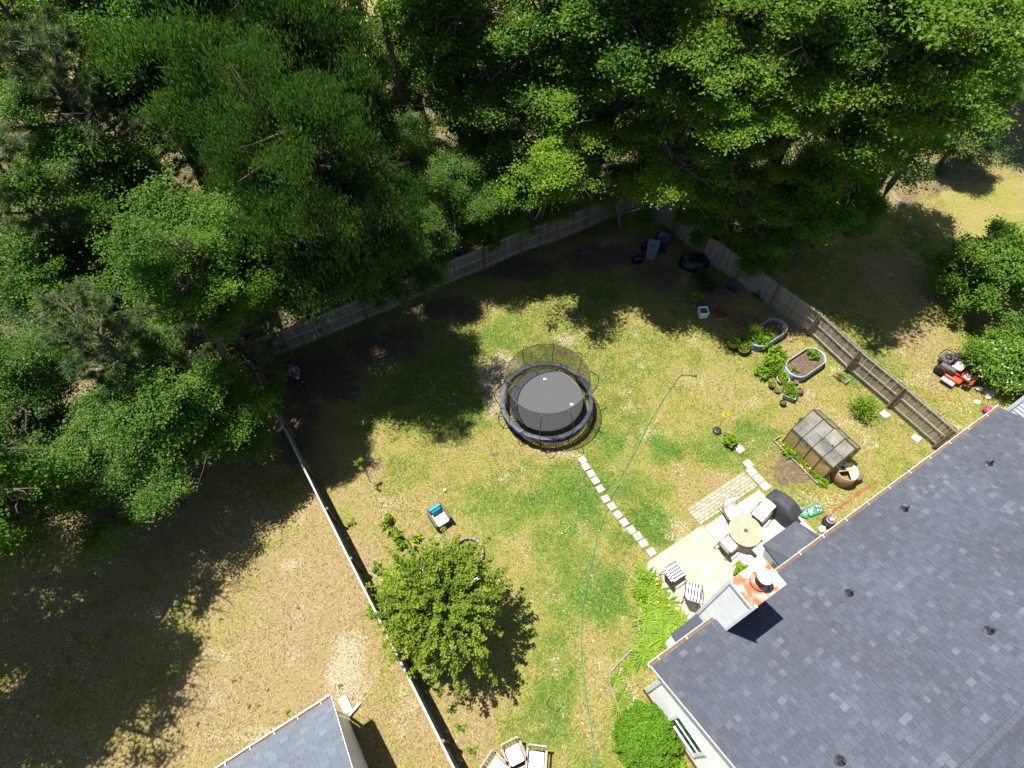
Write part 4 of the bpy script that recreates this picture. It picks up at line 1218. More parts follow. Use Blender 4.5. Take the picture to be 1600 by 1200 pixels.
    o = f2.o('bay_shingle_field', MT['shingle'], bro); o['kind'] = 'stuff'
    a = o.data.attributes.new('rnd', 'FLOAT', 'POINT'); a.data.foreach_set('value', A2)
    # taller wing beyond the right end
    wx = HW + .12
    wgb = B(); wgb.prism([(wx, -.35), (wx, -9), (wx + 4, -9), (wx + 4, -.35)], 0, 6.2)
    wing = wgb.o('wing_wall', MT['siding'], hl)
    siding(wing, (wx, -.42), (wx, -4.0), 2.9, 6.1, .185, MT['siding'], (-1, 0))
    B().box((wx - .01, -.37, 3.1), (.05, .12, 6.1)).o('corner_board', MT['trim_white'], wing)
    B().box((wx + .06, -.32, 3.1), (.12, .05, 6.1)).o('corner_board', MT['trim_white'], wing)

    # chimney
    ch = bpy.data.objects.new('chimney', None); COL.objects.link(ch); ch.parent = hl
    cb = B()
    cb.prism([(CHX0 + .012, CHY1), (CHX1 - .012, CHY1), (CHX1 - .012, CHY0), (CHX0 + .012, CHY0)], 0, CHZ - .04)
    cb.o('chase', MT['siding'], ch)
    siding(ch, (CHX0, CHY1), (CHX0, CHY0), .3, CHZ - .16, .19, MT['siding'], (-1, 0))
    B().box((CHX0 - .012, CHY0 + .02, CHZ / 2), (.05, .10, CHZ - .1)).o('corner_board', MT['trim_white'], ch)
    B().box((CHX0 - .014, CHY1 - .01, ZE + 1.75), (.052, .10, 3.2)).o('corner_board', MT['trim_white'], ch)
    B().box((CHX0 - .018, (CHY0 + CHY1) / 2, CHZ - .09), (.06, CHY0 - CHY1 - .05, .12)).o('frieze_board', MT['trim_white'], ch)
    # shouldered wider foot
    sb = B(); sx = CHX0 - .95
    sb.prism([(sx, -.5), (CHX0 - .01, -.5), (CHX0 - .01, CHY0 - .03), (sx, CHY0 - .03)], 0, 1.7)
    foot = sb.o('chimney_foot', MT['siding'], ch)
    siding(foot, (sx, -.5), (sx, CHY0 - .04), .3, 1.65, .105, MT['siding'], (-1, 0))
    shs = B().add([(sx - .06, -.5, 1.68), (CHX0 - .03, -.5, 2.5), (CHX0 - .03, CHY0 + .02, 2.5), (sx - .06, CHY0 + .02, 1.68), (sx - .06, -.5, 1.62), (CHX0 - .03, -.5, 2.44), (CHX0 - .03, CHY0 + .02, 2.44), (sx - .06, CHY0 + .02, 1.62)], [(0, 1, 2, 3)[::-1], (0, 3, 7, 4), (2, 6, 7, 3)[::-1], (4, 5, 6, 7)])
    set_rnd(shs.o('shoulder', MT['shingle'], ch), .5)
    cc = B()
    m = .035
    cc.add([(CHX0 - m, CHY1 - m, CHZ), (CHX1 + m, CHY1 - m, CHZ), (CHX1 + m, CHY0 + m, CHZ), (CHX0 - m, CHY0 + m, CHZ), ((CHX0 + CHX1) / 2, (CHY0 + CHY1) / 2, CHZ + .05),
            (CHX0 - m, CHY1 - m, CHZ - .07), (CHX1 + m, CHY1 - m, CHZ - .07), (CHX1 + m, CHY0 + m, CHZ - .07), (CHX0 - m, CHY0 + m, CHZ - .07)],
           [(0, 1, 4), (1, 2, 4), (2, 3, 4), (3, 0, 4), (0, 5, 6, 1), (1, 6, 7, 2), (2, 7, 8, 3), (3, 8, 5, 0)])
    cc.o('chase_cover', MT['rust_cover'], ch)
    fx, fy = (CHX0 + CHX1) / 2 + .02, (CHY0 + CHY1) / 2 - .02
    B().lathe([(.30, 0), (.26, .05), (.20, .07), (.185, .09)], 20, (fx, fy, CHZ + .03)).o('storm_collar', MT['rust_cover'], ch, True)
    B().lathe([(.17, 0), (.17, .30), (.21, .32), (.21, .46), (.17, .48)], 24, (fx, fy, CHZ + .05)).o('flue', MT['flue_dark'], ch, True)
    B().lathe([(.235, 0), (.24, .02), (.235, .05), (.12, .085), (0, .095)], 28, (fx, fy, CHZ + .55)).o('flue_cap', MT['flue_metal'], ch, True)

CHZ = 6.72
_c1 = HL(1143, 907, CHZ); _c2 = HL(1177.7, 949, CHZ); _c3 = HL(1224.3, 915.5, CHZ)
CHX0 = (_c1[0] + _c2[0]) / 2; CHX1 = CHX0 + 1.28
CHY0 = _c1[1]; CHY1 = _c2[1]
build_house()

# ------------------------------------------------------------------ the neighbouring house at the lower left
def build_neighbour():
    ang = R(30.3)
    c0 = G(516, 1087, 3.0)
    t = thing('neighbour_house', 'house corner with pale grey roof cut off by the bottom edge', 'house', (c0.x, c0.y, 0), ang)
    ze, sl, run, w = 3.0, .42, 4.6, 9.0
    B().prism([(-w, -.35), (-.3, -.35), (-.3, -8.5), (-w, -8.5)], 0, ze - .05).o('wall', MT['siding'], t)
    gb = B().add([(-.3, -.35, ze - .06), (-.3, -8.5, ze - .06), (-.3, -run, ze + (run - .4) * sl), (-.4, -.35, ze - .06), (-.4, -8.5, ze - .06), (-.4, -run, ze + (run - .4) * sl)], [(2, 1, 0), (3, 4, 5), (0, 3, 5, 2), (2, 5, 4, 1)])
    gb.o('gable', MT['siding'], t)
    rb = B()
    prof = [(-.08, ze), (-run, ze + (run - .08) * sl), (-2 * run, ze), (-2 * run, ze - .12), (-run, ze + (run - .08) * sl - .12), (-.08, ze - .12)]
    vs_ = [(-w, y, z) for y, z in prof] + [(0, y, z) for y, z in prof]
    rb.add(vs_, [(6, 7, 1, 0), (7, 8, 2, 1), (8, 9, 3, 2), (9, 10, 4, 3), (10, 11, 5, 4), (11, 6, 0, 5), (0, 5, 4, 1), (1, 4, 3, 2), (6, 7, 10, 11), (7, 8, 9, 10)])
    roof = set_rnd(rb.o('roof', MT['shingle_pale'], t), .4)
    shingle_field(roof, MT['shingle_pale'], w - .02, run - .08, sl, -w + .01, near=(-1.6, 1.2), seed=15, keep=lambda x, d: x > -6 and d < 4.0, tabs=(.28, .33))
    for ch in roof.children:
        ch.location = (0, -.08, ze + .004)
    g = B(); L = w - .0
    g.box((-w / 2, .03, ze - .06), (L, .012, .11)); g.box((-w / 2, -.02, ze - .115), (L, .1, .012)); g.box((-w / 2, .036, ze - .004), (L, .034, .012))
    gu = g.o('gutter', MT['white_paint'], t)
    B().box((-w / 2, -.022, ze - .07), (L - .05, .08, .02)).jitter(.004).o('leaf_litter', MT['gutter_debris'], gu)
    for i in range(9):
        B().box((-.35 - i * .8, -.02, ze + .002), (.02, .11, .008)).o('hanger', MT['white_paint'], gu)
    L = math.hypot(run, run * sl)
    B().box((.005, -run / 2 - .05, ze + run * sl / 2 - .1), (.025, L, .13), (-math.atan(sl), 0, 0)).o('rake_board', MT['trim_white'], t)
    d = B(); d.box((-.25, -.28, ze / 2), (.08, .06, ze - .3)); d.box((.02, -.18, .1), (.6, .08, .07), (0, R(8), R(20)))
    d.o('downspout', MT['white_paint'], t)
    # splash pad
    p = G(540, 1101)
    tag(B().box((0, 0, .035), (.34, .62, .07)).o('splash_block', MT['step'], None, loc=p, rot=(0, 0, R(32))), 'white splash block on the ground at the neighbouring house corner', 'splash block')
build_neighbour()

# ------------------------------------------------------------------ patio, pavers, stepping stones
def build_paving():
    def hp(pts):
        return [tuple(HX(x, y)[:2]) for x, y in pts]
    slab = [(3.35, 3.12), (6.06, 3.12), (6.06, 3.3), (6.06, 2.95), (6.06, -.6), (2.6, -.6), (2.6, 2.6), (2.85, 2.9)]
    s1 = [(2.75, 2.95), (3.4, 3.16), (6.30, 3.16), (6.30, -.52), (2.2, -.52), (2.2, 1.2)]
    b = B().prism(hp(s1), -.12, .035)
    patio = struct('patio', b.o('patio', MT['concrete']), 'beige concrete patio slab beside the house')
    KEEP_OUT.append(hp(s1))
    # pale slabs between the table and the grill
    xs = [6.312, 7.45, 8.6, 9.55]; ys = [(-.5, .9), (.912, 2.0), (2.012, 3.05)]
    s2 = struct('pale_slab_paving', None, 'bright pale concrete slabs under the table and the covered grill')
    for i in range(3):
        for y0, y1 in ys:
            B().prism(hp([(xs[i] + .006, y0), (xs[i + 1] - .006, y0), (xs[i + 1] - .006, y1), (xs[i] + .006, y1)]), -.12, .035 + random.uniform(-.006, .006)).o('slab', MT['pale_concrete'], s2)
    KEEP_OUT.append(hp([(6.3, -.5), (10.3, -.5), (10.3, 3.05), (6.3, 3.05)]))
    B().prism(hp([(9.556, -.5), (10.15, -.5), (10.15, 2.0), (9.556, 2.0)]), -.12, .03).o('slab', MT['pale_concrete'], s2)
    # brick pavers: a band of blocks in staggered bond
    pv = struct('paver_band', None, 'band of tan paving blocks between lawn and patio')
    x0, x1, y0, y1 = 6.22, 9.62, 3.20, 4.06
    bl, bw = .30, .145
    j = 0
    y = y0
    while y < y1 - .05:
        x = x0 - (bl / 2 if j % 2 else 0)
        while x < x1:
            xa, xb = max(x, x0), min(x + bl, x1)
            if xb - xa > .07 and not (xa < 6.9 and y < 3.18):
                b = B().box((0, 0, 0), (xb - xa - .012, bw - .012, .08), taper=.97)
                p = HX((xa + xb) / 2, y + bw / 2)
                b.o('paver', MT['paver'], pv, loc=(p.x, p.y, .0 + random.uniform(-.006, .008)), rot=(random.uniform(-.012, .012), random.uniform(-.012, .012), HA + random.uniform(-.012, .012)))
            x += bl
        y += bw; j += 1
    KEEP_OUT.append(hp([(x0, y0), (x1, y0), (x1, y1), (x0, y1)]))
    for k in range(3):
        b = B().box((0, 0, 0), (.40, .40, .08), taper=.98)
        p = HX(9.92, 3.88 - k * .42)
        b.o('paver', MT['step'], pv, loc=(p.x, p.y, .0), rot=(0, 0, HA + random.uniform(-.03, .03)))
    # stepping stones from the trampoline to the patio
    path = struct('stepping_stone_path', None, 'line of white square stepping stones from the trampoline to the patio')
    for k, (px, py) in enumerate(((263, 597), (283, 635), (313, 677), (338, 717), (367, 765), (398, 824), (434, 868), (470, 918), (507, 962), (549, 1006), (586, 1043), (619, 1085), (666, 1136))):
        p = G(840 + px / 3.75, 560 + py / 3.75)
        b = B().box((0, 0, 0), (.335, .335, .07), taper=.985)
        b.o('stepping_stone', MT['step'], path, loc=(p.x, p.y, .012), rot=(random.uniform(-.02, .02), random.uniform(-.02, .02), HA + R(random.uniform(-8, 6))))
    for (px, py, lab) in ((1155.5, 702, 'white square stepping stone nearest the potted citrus'), (1168.5, 725, 'white square stepping stone between the potted citrus and the pavers'), (1382, 647.5, 'white square stone on the grass beside the small round bush'), (1431, 685, 'white square stone by the lower end of the right fence')):
        p = G(px, py)
        tag(B().box((0, 0, 0), (.38, .38, .07), taper=.985).o('stepping_stone', MT['step'], None, loc=(p.x, p.y, .012), rot=(0, 0, HA + R(random.uniform(-6, 10)))), lab, 'stepping stone', 'single stepping stones')
build_paving()

# ------------------------------------------------------------------ trampoline
def build_trampoline():
    t = thing('trampoline', 'round black trampoline with a safety net on curved poles in the lawn', 'trampoline', (1.63, 15.25, 0))
    ring = lambda r, z, n=64: [(r * math.cos(2 * math.pi * k / n), r * math.sin(2 * math.pi * k / n), z) for k in range(n)]
    B().tube(ring(2.16, .84), .03, 6, True).o('frame', MT['black_metal'], t, True)
    b = B()
    b.lathe([(0, .845), (.8, .842), (1.3, .848), (1.74, .86)], 64, caps=False); b.o('mat', MT['mat_black'], t, True)
    B().lathe([(1.72, .862), (1.745, .874), (1.77, .862)], 64, caps=False).o('mat_hem', MT['black_plastic'], t, True)
    s = B()
    for k in range(96):
        a = 2 * math.pi * k / 96
        s.cyl((1.75 * math.cos(a), 1.75 * math.sin(a), .858), (2.12 * math.cos(a), 2.12 * math.sin(a), .85), .011, .011, 4, False)
    s.o('spring', MT['black_metal'], t)
    # padding: eight sections, tops bleached grey, the skirt blue
    for k in range(8):
        a0 = 2 * math.pi * k / 8 + .2; n = 10
        top, sk = [], []
        rr = random.Random(k)
        for i in range(n + 1):
            a = a0 + (2 * math.pi / 8 - .012) * i / n
            w = .035 * math.sin(i * 1.9 + k)
            ri = 2.02 + (.03 if k in (5, 6, 7) else 0.0)
            top += [((ri + .01 * w) * math.cos(a), (ri + .01 * w) * math.sin(a), .885), (2.10 * math.cos(a), 2.10 * math.sin(a), .91 + w * .3), ((2.24 + w * .3) * math.cos(a), (2.24 + w * .3) * math.sin(a), .885)]
            sk += [((2.243 + w * .3) * math.cos(a), (2.243 + w * .3) * math.sin(a), .883), ((2.26 + w) * math.cos(a), (2.26 + w) * math.sin(a), .76)]
        fs = []
        for i in range(n):
            for j in range(2):
                fs.append((3 * i + j, 3 * i + 3 + j, 3 * i + 4 + j, 3 * i + 1 + j)[::-1])
        pad = B().add(top, fs).o('pad', MT['pad_grey'] if k in (1, 2, 3, 4, 5) else MT['pad_grey2'], t, True)
        B().add(sk, [(2 * i, 2 * i + 2, 2 * i + 3, 2 * i + 1)[::-1] for i in range(n)]).o('skirt', MT['pad_blue'], pad, True)
    # enclosure net, its top hoop, curved poles
    nb = B(); n = 72
    prof = [(1.90, .89), (1.87, 1.3), (1.86, 1.8), (1.88, 2.3), (1.92, 2.68)]
    vs_ = []
    for r, z in prof:
        for k in range(n):
            a = 2 * math.pi * k / n
            q = r + .02 * math.sin(k * 2.3 + z * 2) + .015 * math.sin(k * .9)
            vs_.append((q * math.cos(a), q * math.sin(a), z))
    nb.add(vs_, [(i * n + k, i * n + (k + 1) % n, (i + 1) * n + (k + 1) % n, (i + 1) * n + k) for i in range(4) for k in range(n)])
    nb.o('net', MT['net'], t, True)
    B().tube(ring(1.93, 2.69), .02, 6, True).o('hoop', MT['black_metal'], t, True)
    for k in range(10):
        a = 2 * math.pi * k / 10 + .12
        pts = []
        for r, z in ((2.2, .08), (2.22, .6), (2.30, 1.0), (2.46, 1.45), (2.48, 1.85), (2.36, 2.25), (2.12, 2.56), (1.93, 2.69)):
            pts.append((r * math.cos(a), r * math.sin(a), z))
        B().tube(pts, .021, 6).o('pole', MT['black_metal'], t, True)
    for k in range(5):
        a = 2 * math.pi * (k + .5) / 5 + .3
        pts = []
        for da, r, z in ((-.16, 2.16, .84), (-.16, 2.22, .35), (-.15, 2.38, .03), (.0, 2.44, .025), (.15, 2.38, .03), (.16, 2.22, .35), (.16, 2.16, .84)):
            pts.append((r * math.cos(a + da), r * math.sin(a + da), z))
        B().tube(pts, .024, 6).o('leg', MT['black_metal'], t, True)
    kb = B(); n = 64
    vs_ = []
    for r, z in ((2.17, .78), (2.10, .40), (2.16, .04)):
        for k in range(n):
            a = 2 * math.pi * k / n
            vs_.append(((r + .02 * math.sin(k * 1.7)) * math.cos(a), (r + .02 * math.sin(k * 1.7)) * math.sin(a), z))
    kb.add(vs_, [(i * n + k, i * n + (k + 1) % n, (i + 1) * n + (k + 1) % n, (i + 1) * n + k) for i in range(2) for k in range(n)])
    kb.o('base_net', MT['skirt_net'], t, True)
MT['pad_grey2'] = M('pad_grey2', (.05, .06, .10), (.14, .15, .19), 3, .6, .1, 20)
build_trampoline()
for px, py, lab in ((851, 592, 'scrap of white paper on the back of the trampoline mat'), (893, 632, 'scrap of white paper on the front of the trampoline mat')):
    p = G(px, py, .86)
    tag(B().add([(-.07, -.03, 0), (.06, -.04, .01), (.08, .03, .012), (.0, .02, .03), (-.06, .04, .008)], [(0, 1, 3), (1, 2, 3), (3, 4, 0)]).o('paper_scrap', MT['white_cloth'], None, loc=(p.x, p.y, .862)), lab, 'paper')

# ------------------------------------------------------------------ greenhouse
def build_greenhouse():
    a0 = Vector((12.65, 12.95)); ang = math.atan2(10.92 - 12.95, 13.85 - 12.65)
    L, W, ez, rz = 2.34, 1.80, 1.18, 2.05
    t = thing('greenhouse', 'small gabled greenhouse with brown frame and clear panels on the grass', 'greenhouse', (a0.x, a0.y, 0), ang)
    fr = MT['gh_frame']
    # local: x along the eave, y to the far side
    def bar(p, q, r=.022, name='frame_bar', m=fr):
        B().cyl(p, q, r, r, 6).o(name, m, t)
    for y in (0, W):
        for k in range(5):
            bar((L * k / 4, y, 0), (L * k / 4, y, ez))
        bar((0, y, ez), (L, y, ez), .03); bar((0, y, .03), (L, y, .03), .03)
    bar((0, W / 2, rz), (L, W / 2, rz), .03, 'ridge_bar')
    for k in range(5):
        for y in (0, W):
            bar((L * k / 4, y, ez), (L * k / 4, W / 2, rz))
    for x in (0, L):
        bar((x, 0, .03), (x, W, .03), .03); bar((x, W * .3, 0), (x, W * .3, ez + .45)); bar((x, W * .7, 0), (x, W * .7, ez + .45)); bar((x, 0, ez), (x, W, ez))
    def pane(c, name, m):
        q = [Vector(p) for p in c]
        nrm = (q[1] - q[0]).cross(q[3] - q[0]).normalized() * .004
        B().add([p + nrm for p in q] + [p - nrm for p in q], [(0, 1, 2, 3), (7, 6, 5, 4), (0, 4, 5, 1), (1, 5, 6, 2), (2, 6, 7, 3), (3, 7, 4, 0)]).o(name, m, t)
    g = .018
    for k in range(4):
        x0, x1 = L * k / 4 + g, L * (k + 1) / 4 - g
        for y in (0, W):
            pane([(x0, y, .06), (x1, y, .06), (x1, y, ez - .03), (x0, y, ez - .03)], 'wall_pane', MT['sheet_side'])
        for y, s in ((0, 1), (W, -1)):
            for f0, f1 in ((.03, .5), (.5, .97)):
                if y == 0 and k == 2 and f0 == .5:
                    continue
                def rp(x, f):
                    return (x, y + s * W / 2 * f, ez + (rz - ez) * f)
                c = [rp(x0, f0 + .005), rp(x1, f0 + .005), rp(x1, f1 - .005), rp(x0, f1 - .005)]
                pane(c if s > 0 else c[::-1], 'roof_pane', MT['sheet_roof'])
    # the propped roof vent
    x0, x1 = L * .5 + g, L * .75 - g
    pane([(x0, W * .25, 1.78), (x1, W * .25, 1.78), (x1, W * .5, rz + .03), (x0, W * .5, rz + .03)], 'roof_vent', MT['sheet_roof'])
    for x in (0, L):
        for y0, y1 in ((0.02, W * .3), (W * .3, W * .7), (W * .7, W - .02)):
            pane([(x, y0 + g, .06), (x, y1 - g, .06), (x, y1 - g, ez - .03), (x, y0 + g, ez - .03)], 'wall_pane', MT['sheet_side'])
        pane([(x, .06, ez + .04), (x, W - .06, ez + .04), (x, W / 2 + .02, rz - .05), (x, W / 2 - .02, rz - .05)], 'gable_pane', MT['sheet_side'])
    # bench with pots inside
    M4 = Matrix.Translation(Vector((a0.x, a0.y, 0))) @ Matrix.Rotation(ang, 4, 'Z')
    bt = thing('potting_bench', 'wooden potting bench seen dimly through the greenhouse roof', 'bench', (M4 @ Vector((L / 2, W - .4, 0)))[:], ang)
    for k in range(4):
        B().box((0, -.18 + .12 * k, .7), (L - .3, .11, .025)).o('slat', MT['grey_wood'], bt)
    for x in (-L / 2 + .25, L / 2 - .25):
        for y in (-.18, .18):
            B().box((x, y, .35), (.05, .05, .69)).o('leg', MT['grey_wood'], bt)
    for x, y, z, m, lab in ((.6, .6, 0, MT['blue_plastic'], 'bright blue tub glimpsed inside the greenhouse'), (1.7, .7, 0, MT['terracotta'], 'brown tub on the greenhouse floor')):
        p = M4 @ Vector((x, y, z))
        tag(B().lathe([(.14, 0), (.19, .26), (.2, .28), (.175, .28), (.16, .2), (0, .19)], 16).o('tub', m, None, True, loc=p), lab, 'tub')
    # flower strip with a plank edge along the front
    e = thing('plank_edging', 'weathered white plank edging the flower strip before the greenhouse', 'edging', (M4 @ Vector((0, -.38, 0)))[:], ang)
    B().box((L / 2 - .1, 0, .07), (L + .25, .035, .14)).o('plank', MT['grey_wood'], e)
    B().box((-.24, .2, .07), (.035, .42, .14)).o('plank', MT['grey_wood'], e)
    B().box((L + .02, .17, .07), (.035, .32, .14)).o('plank', MT['grey_wood'], e)
    return M4
MT['gh_frame'] = M('gh_frame', (.045, .035, .028), (.06, .05, .04), 8, .5)
GH = build_greenhouse()

# ------------------------------------------------------------------ plants in the garden
def small_plant_mesh(seed, n, r, h, L, W, mat, up=.5, shell=.45, low=.05):
    rng = np.random.default_rng(seed)
    k = max(5, n // 24)
    c = unit(k, rng); c[:, 2] = np.abs(c[:, 2])
    c = c * np.array([r, r, h]) * rng.uniform(shell, 1.0, (k, 1)); c[:, 2] += low
    ci = rng.integers(0, k, n)
    P = c[ci] + rng.normal(size=(n, 3)) * np.array([r, r, h * .6]) * .2
    P[:, 2] = np.maximum(P[:, 2], .02)
    out = P / np.array([r, r, h])
    N = np.array([0, 0, up]) + out * .6 + rng.normal(size=(n, 3)) * .4
    A = out + rng.normal(size=(n, 3)) * .6
    tone = rng.random(k)
    co, f, rr = leaf_arrays(P, A, N, L * rng.uniform(.7, 1.35, n), W * rng.uniform(.7, 1.3, n), np.clip(.5 * tone[ci] + .5 * rng.random(n), 0, 1))
    me = tri_mesh('foliage', co, f, mat, rr)
    b = B(); r2 = random.Random(seed)
    for i in range(min(k, 14)):
        q = Vector(c[i])
        b.tube([(0, 0, -.02), (q.x * .4, q.y * .4, q.z * .6), q[:]], [.012, .009, .004], 4)
    st = b.mesh('stem'); st.materials.append(MT['stem'])
    return me, st
MT['stem'] = M('stem', (.10, .13, .04), (.12, .09, .05), 8, .8)
PL = {
    'leafy': small_plant_mesh(1, 420, .30, .40, .13, .085, MT['leaf_garden']),
    'broadleaf': small_plant_mesh(2, 260, .34, .45, .19, .13, MT['leaf_garden']),
    'fern': small_plant_mesh(3, 520, .32, .30, .12, .035, MT['leaf_garden'], up=.2),
    'bush': small_plant_mesh(4, 1400, .60, .75, .085, .055, MT['leaf_garden']),
    'dark': small_plant_mesh(5, 600, .42, .70, .12, .07, MT['leaf_dark']),
    'low': small_plant_mesh(6, 260, .22, .16, .10, .05, MT['leaf_lily']),
    'weed': small_plant_mesh(7, 90, .16, .16, .09, .04, MT['leaf_garden']),
}
def plant(kind, loc, s, label, cat='plant', name='plant', group=None, sz=None):
    t = thing(name, label, cat, loc, random.uniform(0, 6.28), group)
    f, st = PL[kind]
    link('foliage', f, t, scale=(s, s, sz or s)); link('stem', st, t, scale=(s, s, sz or s))
    return t

def strap_mesh(seed, n, L, W, mat, arch=.5):
    rng = random.Random(seed)
    co, fa, rn = [], [], []
    for i in range(n):
        a = rng.uniform(0, 6.28); l_ = L * rng.uniform(.6, 1.15); e = rng.uniform(.5, 1.25); r0 = rng.uniform(0, .10)
        b0 = rng.uniform(0, 6.28)
        ox, oy = r0 * math.cos(b0), r0 * math.sin(b0)
        k0 = len(co); s = 5
        sx, sy = -math.sin(a), math.cos(a)
        tn = rng.random()
        for j in range(s):
            f = j / (s - 1)
            el = e - f * (arch + e * .9)
            if j == 0:
                x, y, z = ox, oy, 0
            else:
                x += math.cos(a) * math.cos(el) * l_ / (s - 1); y += math.sin(a) * math.cos(el) * l_ / (s - 1); z += math.sin(el) * l_ / (s - 1)
            w = W * (1 - f * .85) * .5
            co += [(x + sx * w, y + sy * w, max(z, .015)), (x - sx * w, y - sy * w, max(z, .015))]
            rn += [tn * .7 + f * .3] * 2
        for j in range(s - 1):
            fa.append((k0 + 2 * j, k0 + 2 * j + 1, k0 + 2 * j + 3, k0 + 2 * j + 2))
    return tri_mesh('foliage', np.array(co), np.array(fa), mat, np.array(rn))
LILY = [strap_mesh(k, 60, .62, .05, MT['leaf_lily']) for k in range(3)]

def flower_mesh(seed, n, r, h, size, mat):
    rng = np.random.default_rng(seed)
    d = unit(n, rng); d[:, 2] = np.abs(d[:, 2])
    P = d * np.array([r, r, h]) * 1.02
    co, f, rr = leaf_arrays(np.repeat(P, 2, 0), rng.normal(size=(2 * n, 3)), np.repeat(d, 2, 0) + np.array([0, 0, .5]), np.full(2 * n, size), np.full(2 * n, size * .8), rng.random(2 * n))
    return tri_mesh('blossom', co, f, mat, rr)

def pot(px, py, r, h, mat, label, kind=None, s=1.0, plabel=None, soil=True, z=0.0, name='plant_pot', n=18, cat='pot', square=False, rz=0.0, sz=None, pcat='plant'):
    p = G(px, py, z + h * .6)
    t = thing(name, label, cat, (p.x, p.y, z), rz)
    if square:
        b = B(); w0, w1 = r * .8, r
        ring = lambda w, zz: [(-w, -w, zz), (w, -w, zz), (w, w, zz), (-w, w, zz)]
        v = ring(w0, 0) + ring(w1, h) + ring(w1 - .03, h) + ring(w1 - .05, h - .08)
        f = [(3, 2, 1, 0)] + [(4 * l_ + i, 4 * l_ + (i + 1) % 4, 4 * l_ + 4 + (i + 1) % 4, 4 * l_ + 4 + i) for l_ in range(3) for i in range(4)] + [(12, 13, 14, 15)]
        b.add(v, f); b.o('shell', mat, t)
        if soil:
            B().box((0, 0, h - .075), (2 * w1 - .11, 2 * w1 - .11, .02)).jitter(.003).o('soil', MT['soil'], t)
    else:
        B().lathe([(r * .72, 0), (r * .93, h * .82), (r, h * .84), (r, h), (r - .025, h), (r - .04, h - .07), (0, h - .075)], n).o('shell', mat, t, True)
        if soil:
            B().lathe([(0, h - .05), (r * .5, h - .045), (r - .045, h - .06)], n).o('soil', MT['soil'], t)
    if kind:
        plant(kind, (p.x, p.y, z + h - .06), s, plabel, sz=sz, cat=pcat)
    return t

